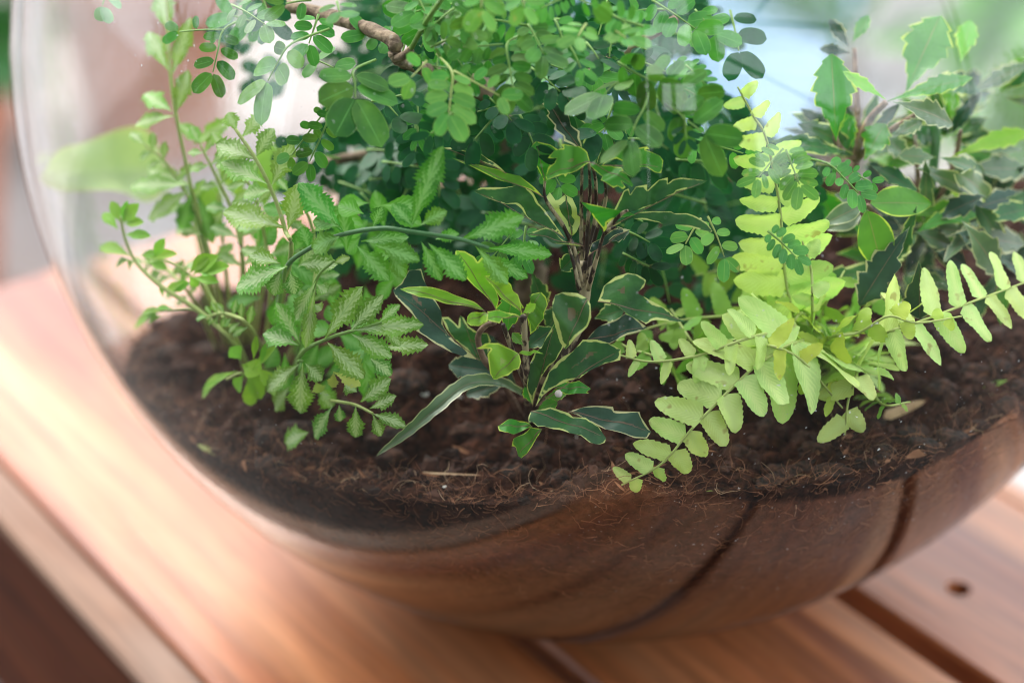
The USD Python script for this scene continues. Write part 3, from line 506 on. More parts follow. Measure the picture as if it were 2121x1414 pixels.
TL = [((733, 145), (736, 203), 3, 90, 12, None, dict(petiole=(778, 124, 25))), ((936, 148), (930, 235), 5, 57, 10, Y, dict(petiole=(905, 112, 20))), ((605, 90), (555, 168), 3, 66, 18, None, dict(petiole=(682, 60, 26))),
      ((1291, 163), (1252, 195), 2, 72, 22, None, dict(wr=0.62)), ((1337, 216), (1304, 288), 3, 66, 14, None, dict(petiole=(1345, 170, 20))), ((1398, 228), (1458, 276), 3, 68, 14, None, dict(petiole=(1345, 190, 20))),
      ((463, 62), (441, 150), 4, 46, 22, None, dict(petiole=(508, 38, 28))), ((480, 10), (548, 50), 4, 42, 24, None, {}), ((463, 62), (372, 66), 3, 34, 24, None, dict(single=True)), ((698, 4), (703, 24), 2, 48, 12, None, {}),
      ((645, 0), (592, 8), 2, 44, 16, None, {}), ((682, 220), (604, 322), 4, 28, 22, None, dict(wr=0.75)), ((688, 228), (641, 335), 5, 36, 20, None, dict(wr=0.6)), ((884, 126), (852, 160), 2, 42, 12, Y, dict(wr=0.7)),
      ((940, 147), (1034, 198), 4, 38, 14, Y, dict(single=True)), ((1050, 92), (1064, 190), 6, 47, 16, None, dict(petiole=(1074, 74, 22))), ((1094, 50), (1126, 113), 5, 46, 18, None, {}), ((1096, 54), (985, 36), 6, 50, 20, None, dict(wr=0.42)),
      ((1000, -24), (994, 16), 3, 50, 5, Y, {}), ((1084, -20), (1083, 12), 3, 48, 5, Y, {}), ((962, 6), (862, 24), 4, 58, 24, None, {}), ((946, 14), (900, 50), 3, 44, 22, None, {}), ((892, 98), (972, 66), 5, 46, 18, None, dict(wr=0.46)),
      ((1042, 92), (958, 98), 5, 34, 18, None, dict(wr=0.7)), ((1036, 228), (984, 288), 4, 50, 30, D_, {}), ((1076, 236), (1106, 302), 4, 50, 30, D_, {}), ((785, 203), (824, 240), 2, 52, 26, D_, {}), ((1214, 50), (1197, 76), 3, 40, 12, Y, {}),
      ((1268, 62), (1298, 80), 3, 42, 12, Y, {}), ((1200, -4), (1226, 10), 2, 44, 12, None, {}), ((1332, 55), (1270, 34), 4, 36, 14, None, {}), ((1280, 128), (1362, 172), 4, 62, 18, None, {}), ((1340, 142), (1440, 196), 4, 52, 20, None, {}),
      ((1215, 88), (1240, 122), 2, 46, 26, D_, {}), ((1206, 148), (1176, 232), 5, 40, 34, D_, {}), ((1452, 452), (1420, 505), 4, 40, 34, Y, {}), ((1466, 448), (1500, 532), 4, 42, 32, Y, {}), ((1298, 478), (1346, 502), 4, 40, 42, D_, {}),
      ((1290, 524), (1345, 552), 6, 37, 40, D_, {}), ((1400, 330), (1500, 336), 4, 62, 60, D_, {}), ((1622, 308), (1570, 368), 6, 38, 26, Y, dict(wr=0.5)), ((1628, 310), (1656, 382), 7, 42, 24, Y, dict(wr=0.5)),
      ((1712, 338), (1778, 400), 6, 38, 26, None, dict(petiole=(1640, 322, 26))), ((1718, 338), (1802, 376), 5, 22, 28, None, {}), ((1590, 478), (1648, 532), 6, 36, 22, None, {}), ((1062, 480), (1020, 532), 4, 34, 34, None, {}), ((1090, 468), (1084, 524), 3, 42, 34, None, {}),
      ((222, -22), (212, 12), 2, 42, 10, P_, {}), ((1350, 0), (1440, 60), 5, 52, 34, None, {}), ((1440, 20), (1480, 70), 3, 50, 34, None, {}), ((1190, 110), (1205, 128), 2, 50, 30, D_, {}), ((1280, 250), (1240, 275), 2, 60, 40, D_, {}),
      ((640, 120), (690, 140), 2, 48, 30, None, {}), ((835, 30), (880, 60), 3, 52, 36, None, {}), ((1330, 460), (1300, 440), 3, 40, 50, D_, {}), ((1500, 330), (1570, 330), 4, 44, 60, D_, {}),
      ((1150, 40), (1170, 95), 5, 46, 22, None, {}), ((930, 30), (990, 70), 5, 46, 28, None, {}), ((880, 70), (850, 30), 3, 56, 30, None, {}), ((1020, 120), (960, 130), 4, 44, 26, None, {}), ((1100, 140), (1160, 190), 5, 46, 26, D_, {}), ((1010, 200), (1060, 250), 4, 48, 28, D_, {}), ((770, 210), (850, 195), 4, 46, 30, D_, {}), ((1250, 20), (1310, 60), 4, 44, 20, None, {}), ((660, 30), (640, 90), 4, 46, 30, None, {})]
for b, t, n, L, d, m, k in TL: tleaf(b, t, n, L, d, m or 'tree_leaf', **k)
obj('leaf_stalk', tube(smoothline([at(852, 100, 30), at(880, 50, 18), at(918, -6, 10)], 5), 0.0006, 0.0005, 6), 'green_stem', tree, smooth=True)
g = np.random.default_rng(21)
for k in range(300):   # the deeper layers of the crown
    if k < 190:
        x, y, d = g.uniform(500, 1520), g.uniform(-60, 330), g.uniform(40, 190)
        if x < 800 and g.random() < 0.7: continue
        if x > 1400 and y < 150 and g.random() < 0.5: continue
    elif k < 235: x, y, d = g.uniform(1230, 1660), g.uniform(280, 580), g.uniform(65, 140)
    else: x, y, d = g.uniform(690, 1120), g.uniform(270, 500), g.uniform(60, 140)
    an = g.uniform(-0.4, 3.6); ln = g.uniform(50, 110) * 0.42 / (0.42 + d * 1e-3) * 1.1
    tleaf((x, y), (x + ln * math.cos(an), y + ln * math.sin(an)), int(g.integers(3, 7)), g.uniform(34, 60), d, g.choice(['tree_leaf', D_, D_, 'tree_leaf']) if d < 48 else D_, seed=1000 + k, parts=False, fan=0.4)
for k in range(75):
    x, y, d = g.uniform(560, 1440), g.uniform(-40, 300), g.uniform(14, 60)
    if x < 850: continue
    if x > 1330 and y < 120 or (1060 < x < 1400 and y > 130): continue
    an = g.uniform(0.0, 3.14); ln = g.uniform(50, 95)
    tleaf((x, y), (x + ln * math.cos(an), y + ln * math.sin(an)), int(g.integers(4, 8)), g.uniform(26, 40), d, 'tree_leaf' if g.random() < 0.8 else D_, seed=3000 + k, parts=False, fan=0.5, wr=0.5)
for m, lf in surplus.items():
    q = join(lf); p = obj('inner_leaves' if m != 'green_stem' else 'inner_leaf_stalks', q[:2], m, tree, smooth=True, uv=q[2] if len(q) > 2 else None); tag(p, kind='stuff')

# ------------------------------------------------------------------ ferns and shrubs: leaves given one by one
def stalk(parent, pts, r0, r1, mat, name='stem', sides=6):
    P = smoothline([at(*p) if len(p) == 3 else soil_at(p[0], p[1], 0.004) for p in pts], 6)
    return obj(name, tube(P, r0, r1, sides), mat, parent, smooth=True)
def blade(parent, b, t, w, d, mat, name='leaf', dt=None, **k):
    k.setdefault('seed', int(abs(b[0] * 3 + b[1] * 5 + t[0] * 7 + t[1])))
    m = pleaf(b, t, w, d, dt, **k); m = (np.array([inside(p) for p in m[0]]),) + m[1:]
    return obj(name, m[:2], mat, parent, smooth=True, uv=m[2])

sf = thing('silver_fern', 'silver veined green fern left of the aralia with toothed leaflets', 'fern')
def sil(st, L, mat='silver_leaf'):
    for b, t, w, d, *o in L:
        k = dict(kind='obov', teeth=max(9, int(math.dist(b, t) / 8)), amp=0.34, nu=max(36, int(math.dist(b, t) / 8) * 4), nv=6, fold=0.18, curl=0.12, lobes=3, lamp=0.30, wave=0.05)
        if o: k.update(o[0])
        mt = k.pop('mat', mat); blade(st, b, t, w * 1.16, d, mt, 'leaflet', **k)
G_ = 'silver_leaf_green'
A = stalk(sf, [(560, 760), (575, 640, 34), (592, 556, 24), (640, 515, 15), (705, 487, 10), (790, 473, 9), (850, 480, 9), (950, 495, 11), (1012, 514, 14)], 0.0006, 0.0004, 'dark_stem', 'frond')
sil(A, [((712, 482), (620, 374), 66, 10), ((706, 470), (645, 455), 42, 9), ((706, 490), (640, 512), 56, 8), ((738, 508), (808, 580), 58, 8), ((775, 507), (868, 535), 50, 8), ((800, 515), (842, 574), 42, 9), ((748, 500), (842, 488), 40, 16),
        ((850, 474), (911, 308), 62, 9), ((856, 470), (814, 420), 40, 8), ((870, 466), (922, 436), 44, 10), ((872, 500), (916, 582), 46, 9), ((885, 502), (968, 578), 54, 10), ((900, 496), (948, 482), 32, 12),
        ((955, 497), (1080, 446), 64, 14), ((985, 510), (1056, 588), 46, 14), ((1010, 514), (1142, 522), 44, 22), ((1000, 530), (1095, 572), 42, 24), ((772, 470), (790, 430), 40, 26), ((640, 515), (625, 470), 40, 26)], G_)
Bf = stalk(sf, [(540, 770), (600, 545, 26), (590, 475, 24), (565, 400, 26), (530, 330, 26), (488, 268, 26)], 0.0006, 0.0004, 'lime_stem', 'frond')
sil(Bf, [((590, 472), (455, 430), 64, 22), ((597, 476), (617, 385), 58, 22), ((555, 382), (453, 328), 58, 24), ((562, 386), (602, 300), 54, 28), ((530, 330), (442, 292), 54, 26), ((530, 326), (563, 268), 44, 30), ((490, 272), (472, 232), 40, 28), ((500, 285), (540, 240), 40, 32),
         ((590, 440), (640, 400), 44, 36), ((560, 395), (500, 400), 44, 34)], 'silver_leaf_soft')
Cf = stalk(sf, [(560, 765), (575, 650, 30), (592, 552, 20)], 0.0006, 0.0004, 'green_stem', 'frond')
sil(Cf, [((597, 552), (474, 592), 66, 14), ((582, 546), (512, 524), 46, 18), ((582, 558), (563, 616), 44, 14), ((600, 560), (611, 612), 48, 14), ((618, 548), (694, 545), 50, 22), ((615, 556), (658, 505), 44, 26)])
Df = stalk(sf, [(600, 770), (625, 690, 24), (655, 580, 14), (692, 540, 14)], 0.0005, 0.0003, 'green_stem', 'frond')
sil(Df, [((655, 582), (604, 668), 44, 10), ((652, 598), (629, 732), 36, 9), ((655, 588), (678, 606), 40, 12), ((650, 630), (666, 642), 30, 10), ((690, 545), (722, 532), 22, 14)], 'silver_leaf_soft')
Ef = stalk(sf, [(600, 775), (622, 735, 24), (675, 703, 13), (725, 686, 9), (790, 668, 9)], 0.0006, 0.0003, 'green_stem', 'frond')
sil(Ef, [((674, 700), (741, 600), 64, 12), ((725, 686), (786, 614), 48, 9), ((725, 685), (868, 666), 52, 8), ((785, 668), (824, 632), 30, 8), ((785, 672), (832, 716), 34, 8), ((725, 690), (812, 737), 52, 8), ((676, 707), (756, 782), 60, 9)])
Ff = stalk(sf, [(605, 785), (615, 755, 20), (626, 747, 15)], 0.0005, 0.0003, 'green_stem', 'frond')
sil(Ff, [((622, 752), (538, 812), 50, 12), ((627, 752), (618, 867), 60, 10), ((632, 752), (668, 787), 46, 12), ((620, 715), (542, 686), 54, 14), ((622, 712), (574, 628), 48, 18)])
Lowf = stalk(sf, [(680, 800), (690, 830, 16), (735, 838, 12), (772, 856, 8)], 0.0004, 0.0003, 'lime_stem', 'frond')
sil(Lowf, [((690, 840), (639, 912), 40, 10), ((737, 840), (736, 914), 42, 8), ((771, 856), (840, 880), 38, 6), ((771, 856), (792, 906), 32, 7), ((766, 846), (815, 820), 34, 9), ((748, 832), (802, 786), 48, 12), ((740, 812), (716, 794), 44, 12), ((702, 838), (706, 876), 28, 12),
         ((640, 895), (582, 915), 56, 16), ((790, 720), (882, 711), 42, 16), ((765, 740), (812, 776), 44, 16), ((690, 770), (747, 797), 32, 10, dict(mat='yellowed_leaf')), ((692, 770), (687, 806), 26, 10, dict(mat='yellowed_leaf')), ((655, 790), (662, 815), 34, 13, dict(mat='yellowed_leaf')),
         ((660, 800), (690, 845), 50, 22), ((600, 800), (560, 850), 44, 22)], 'silver_leaf')
gg = np.random.default_rng(5); hid = []
for k in range(60):
    x, y = gg.uniform(530, 860), gg.uniform(420, 790); an = gg.uniform(0, 6.28); ln = gg.uniform(45, 90); b, t = (x, y), (x + ln * math.cos(an), y + ln * math.sin(an))
    hid.append(pleaf(b, t, gg.uniform(36, 50), gg.uniform(30, 70), kind='obov', teeth=8, amp=0.2, nu=16, nv=4, fold=0.2, curl=0.1, seed=k))
q = join(hid); tag(obj('inner_leaflets', q[:2], G_, sf, smooth=True, uv=q[2]), kind='stuff')

tf = thing('tall_fern', 'tall out of focus fern at the back left of the bowl with wavy leaflets', 'fern')
H = stalk(tf, [(480, 690), (440, 560, 60), (405, 420, 50), (392, 370, 48), (365, 240, 46), (352, 140, 46), (345, -10, 46)], 0.0005, 0.0004, 'lime_stem', 'frond')
sil(H, [((395, 384), (254, 374), 50, 44), ((398, 392), (290, 452), 44, 44), ((400, 386), (300, 345), 40, 50), ((398, 400), (372, 482), 46, 52, dict(mat=G_)), ((408, 400), (442, 505), 42, 52, dict(mat=G_)), ((363, 240), (268, 252), 34, 44), ((357, 232), (294, 188), 46, 46), ((363, 238), (388, 148), 42, 46),
        ((350, 150), (306, 60), 50, 46), ((355, 160), (392, 40), 46, 48), ((348, 70), (330, -20), 54, 48), ((400, 300), (470, 250), 40, 60), ((360, 250), (420, 290), 34, 60)], 'silver_leaf_soft')
for i, (x0, x1, y1) in enumerate(((462, 395, 430), (478, 452, 400), (490, 500, 420), (500, 545, 440), (470, 350, 560), (510, 570, 520))):
    stalk(tf, [(x0 + 10, 700), ((x0 + x1) / 2 + 6, 590, 62), (x1, y1, 58)], 0.0006, 0.0004, 'lime_stem', 'stem')
g = np.random.default_rng(77)
for pts, L0, mt in (([(475, 700), (445, 570, 56), (405, 440, 54), (345, 340, 50), (300, 300, 48)], 62, 'silver_leaf_soft'), ([(505, 700), (505, 570, 50), (485, 450, 46), (440, 350, 44), (415, 300, 44)], 66, 'silver_leaf_soft'), ([(545, 720), (560, 610, 44), (548, 490, 40), (520, 390, 38), (465, 310, 38)], 66, 'silver_leaf_soft'),
                    ([(455, 710), (400, 620, 46), (345, 560, 44), (300, 545, 42)], 46, 'silver_leaf_soft'), ([(590, 730), (640, 640, 40), (655, 540, 40), (640, 450, 40), (600, 400, 40)], 62, 'silver_leaf'), ([(560, 740), (520, 680, 24), (470, 650, 22), (430, 655, 20)], 40, 'silver_leaf')):
    st = stalk(tf, pts, 0.0006, 0.0003, 'lime_stem', 'frond'); q = np.array([p[:2] for p in pts[1:]], float); dd = [p[2] for p in pts[1:]]
    for k in range(6):
        u = (k + 0.3) / 6 * (len(q) - 1); i0 = int(u); p = q[i0] + (q[i0 + 1] - q[i0]) * (u - i0); t = U(q[i0 + 1] - q[i0]); d = dd[i0] + (dd[i0 + 1] - dd[i0]) * (u - i0)
        for sd in (-1, 1):
            a = math.radians(g.uniform(50, 72)) * sd; v = np.array([t[0] * math.cos(a) - t[1] * math.sin(a), t[0] * math.sin(a) + t[1] * math.cos(a)]); ln = L0 * (1 - 0.07 * k) * g.uniform(0.85, 1.1)
            sil(st, [(tuple(p), tuple(p + v * ln), ln * 0.52, d - 1, dict(seed=int(g.integers(1e6)), lamp=0.4))], mt)
    sil(st, [(tuple(q[-1]), tuple(q[-1] + U(q[-1] - q[-2]) * L0 * 0.7), L0 * 0.4, dd[-1] - 1)], mt)
bl = [((500, 430), (470, 300), 60, 90), ((545, 440), (560, 300), 70, 90), ((430, 480), (440, 380), 50, 80), ((350, 560), (300, 520), 40, 70)]
for b, t, w, d in bl: blade(tf, b, t, w, d, 'fern_leaf_green', 'leaflet', kind='obov', curl=0.2, nu=10, nv=4)

yf = thing('young_fern', 'thin yellow green young fern leaning towards the left glass', 'fern')
def yl(st, L, d=22):
    for b, t, w in L: blade(st, b, t, w * 1.35, d, 'young_leaf', 'leaflet', kind='obov', curl=0.15, fold=0.3, nu=9, nv=4, teeth=4, amp=0.15)
s1 = stalk(yf, [(515, 765), (490, 720, 26), (420, 650, 22), (330, 590, 20), (280, 540, 20), (258, 490, 20), (250, 450, 20)], 0.0007, 0.0003, 'lime_stem')
yl(s1, [((245, 476), (212, 436), 20), ((250, 463), (231, 415), 19), ((254, 463), (280, 425), 22), ((257, 464), (291, 457), 15), ((259, 486), (304, 484), 16), ((272, 531), (196, 497), 24), ((270, 537), (230, 546), 14), ((276, 541), (262, 554), 14), ((253, 460), (262, 420), 14),
        ((290, 530), (322, 521), 12), ((300, 533), (356, 521), 16), ((318, 535), (336, 498), 18), ((308, 545), (342, 552), 14), ((342, 595), (330, 610), 14), ((355, 605), (385, 585), 16)])
s2 = stalk(yf, [(345, 540, 21), (370, 552, 22), (392, 568, 23)], 0.0003, 0.0002, 'lime_stem')
yl(s2, [((392, 566), (426, 528), 20), ((400, 569), (442, 530), 22), ((412, 566), (466, 548), 20), ((392, 573), (410, 592), 18), ((410, 560), (440, 562), 18), ((385, 582), (330, 606), 16), ((400, 575), (448, 580), 16)])
s3 = stalk(yf, [(420, 650, 22), (390, 640, 22), (330, 645, 22)], 0.0003, 0.0002, 'lime_stem')
yl(s3, [((335, 645), (255, 671), 18), ((345, 642), (282, 640), 12), ((335, 654), (299, 663), 12), ((360, 641), (320, 632), 10)])
s4 = stalk(yf, [(520, 768), (495, 712, 28), (440, 620, 30), (420, 575, 32)], 0.0006, 0.0003, 'lime_stem')
s5 = stalk(yf, [(530, 800), (505, 775, 20), (470, 785, 16)], 0.0004, 0.0003, 'lime_stem')
yl(s5, [((500, 745), (478, 718), 26), ((510, 755), (545, 830), 30), ((492, 768), (398, 800), 18), ((455, 785), (402, 821), 16), ((520, 770), (562, 718), 12), ((515, 775), (520, 850), 26), ((505, 775), (482, 812), 22), ((530, 760), (570, 800), 24), ((525, 745), (530, 700), 12), ((540, 755), (548, 715), 10), ((500, 755), (540, 770), 34)], 18)

bp = thing('broad_leaf_plant', 'broad pale green blurred leaf curving along the left of the glass', 'plant')
m = leaf(at(348, 352, 120), at(60, 372, 80), 0.0195, 'broad', face=np.array([0.1, -0.75, 0.75]), curl=-0.05, fold=0.45, nu=24, nv=8, wave=0.16, seed=4); m = (np.array([inside(p) for p in m[0]]),) + m[1:]
obj('leaf', m[:2], 'broad_leaf_green', bp, smooth=True, uv=m[2])
m = leaf(at(300, 345, 150), at(120, 330, 110), 0.013, 'broad', face=np.array([0.1, -0.6, 0.9]), fold=0.3, nu=18, nv=6, seed=9); m = (np.array([inside(p) for p in m[0]]),) + m[1:]
obj('leaf', m[:2], 'broad_leaf_green', bp, smooth=True, uv=m[2])
stalk(bp, [(430, 640), (420, 520, 125), (385, 390, 122), (346, 352, 120)], 0.0012, 0.0008, 'green_stem')

# ------------------------------------------------------------------ variegated aralia in the middle
ar = thing('variegated_aralia', 'cream edged dark green aralia with speckled stems in the middle of the bowl', 'shrub')
DK, SL, LT, NW = 'aralia_dark', 'aralia_slate', 'aralia_light', 'aralia_new'
main = stalk(ar, [(1095, 850), (1130, 780, 34), (1190, 690, 34), (1212, 600, 34), (1212, 540, 36)], 0.0016, 0.0012, 'speckled_stem', 'stem', 9)
for pts in ([(1206, 592, 33), (1190, 520, 33), (1165, 465, 32), (1130, 412, 30), (1129, 370, 30)], [(1212, 580, 36), (1217, 480, 37), (1222, 400, 32), (1220, 338, 24)], [(1216, 585, 33), (1230, 500, 35), (1255, 410, 32), (1246, 346, 26)],
            [(1218, 600, 31), (1240, 520, 27), (1252, 480, 24)], [(1210, 560, 38), (1232, 460, 40), (1234, 380, 34), (1226, 340, 25)], [(1200, 600, 30), (1188, 545, 30), (1176, 505, 31)], [(1207, 590, 40), (1204, 470, 40), (1206, 315, 31)],
            [(1252, 480, 24), (1285, 445, 22), (1300, 436, 21)], [(1252, 480, 24), (1275, 470, 22)]):
    stalk(ar, pts, 0.00062, 0.00030, 'speckled_stem', 'leaf_stalk')
def ara(L, mat):
    for b, t, w, d, *o in L:
        n = math.dist(b, t); k = dict(kind='obov', teeth=max(5, int(n / 26)), amp=0.30, nu=40, nv=8, fold=0.25, curl=0.12, wave=0.05)
        if o: k.update(o[0])
        mt = k.pop('mat', mat); k.setdefault('dt', None); blade(ar, b, t, w * 1.2, d, mt, 'leaf', **k)
def pleaf_outline(parent, Q, mat, d, dt=None, base=0, tip=None, org=(0, 0, 1.0), curl=0.12, fold=0.24, up=0.45, rib='midrib_brown', wav=0.0006):
    """a leaf whose outline is given corner by corner; it lies on a bent sheet d..dt millimetres behind the glass"""
    import shapely
    from scipy.spatial import Delaunay
    q = np.array(Q, float) / org[2] + np.array(org[:2]); b = q[base]; e = q[tip] if tip is not None else q[np.argmax(np.linalg.norm(q - b, axis=1))]
    pg = shapely.Polygon(q).buffer(0.6).buffer(-0.6); pg = pg if pg.geom_type == 'Polygon' else max(pg.geoms, key=lambda g_: g_.area)
    ring = shapely.segmentize(pg.exterior, 4.0); bd = np.array(ring.coords)[:-1]
    x0, y0, x1, y1 = pg.bounds; st = max(5.0, math.sqrt(pg.area) / 13); gx, gy = np.meshgrid(np.arange(x0, x1, st), np.arange(y0, y1, st)); gp = np.stack([gx.ravel(), gy.ravel()], 1)
    pt = shapely.points(gp); gp = gp[shapely.contains(pg, pt) & (shapely.distance(pg.exterior, pt) > st * 0.35)]
    al = np.vstack([bd, gp]); tri = Delaunay(al).simplices; tri = tri[shapely.contains(pg, shapely.points(al[tri].mean(1)))]
    dist = shapely.distance(pg.exterior, shapely.points(al)); dist[:len(bd)] = 0; dm = 0.62 * dist.max() + 7
    dt = d if dt is None else dt; B, E_ = at(*b, d), at(*e, dt); a = U(E_ - B); L = np.linalg.norm(E_ - B); V = U(CAM - B); n = V + np.array([0, 0, up]); n = U(n - (n @ a) * a); sd = np.cross(a, n)
    def lay(p):
        D = ray(*p); X = CAM + D * (((B - CAM) @ n) / (D @ n)); u = float((X - B) @ a) / L; l = float((X - B) @ sd)
        return inside(X + n * (abs(l) * fold - curl * L * u * u + curl * L * 0.25 * u + wav * math.sin(u * 11 + l * 500))), u, l
    W = [lay(p) for p in al]; P = np.array([w[0] for w in W]); uv = np.array([(w[1], 0.5 + 0.5 * (1 - min(1, x / dm)) * (1 if w[2] > 0 else -1)) for w, x in zip(W, dist)])
    o = obj('leaf', (P, tri), mat, parent, smooth=True, uv=uv)
    if rib:
        line = [b + (e - b) * t for t in np.linspace(0.0, 0.93, 14)]; line = [p for p in line if pg.buffer(3).contains(shapely.Point(p))]
        if len(line) > 3: obj('midrib', tube(np.array([lay(p)[0] + n * 0.00012 for p in line]), 0.00010, 0.00004, 4), rib, o)
    return o
K = 4.7125
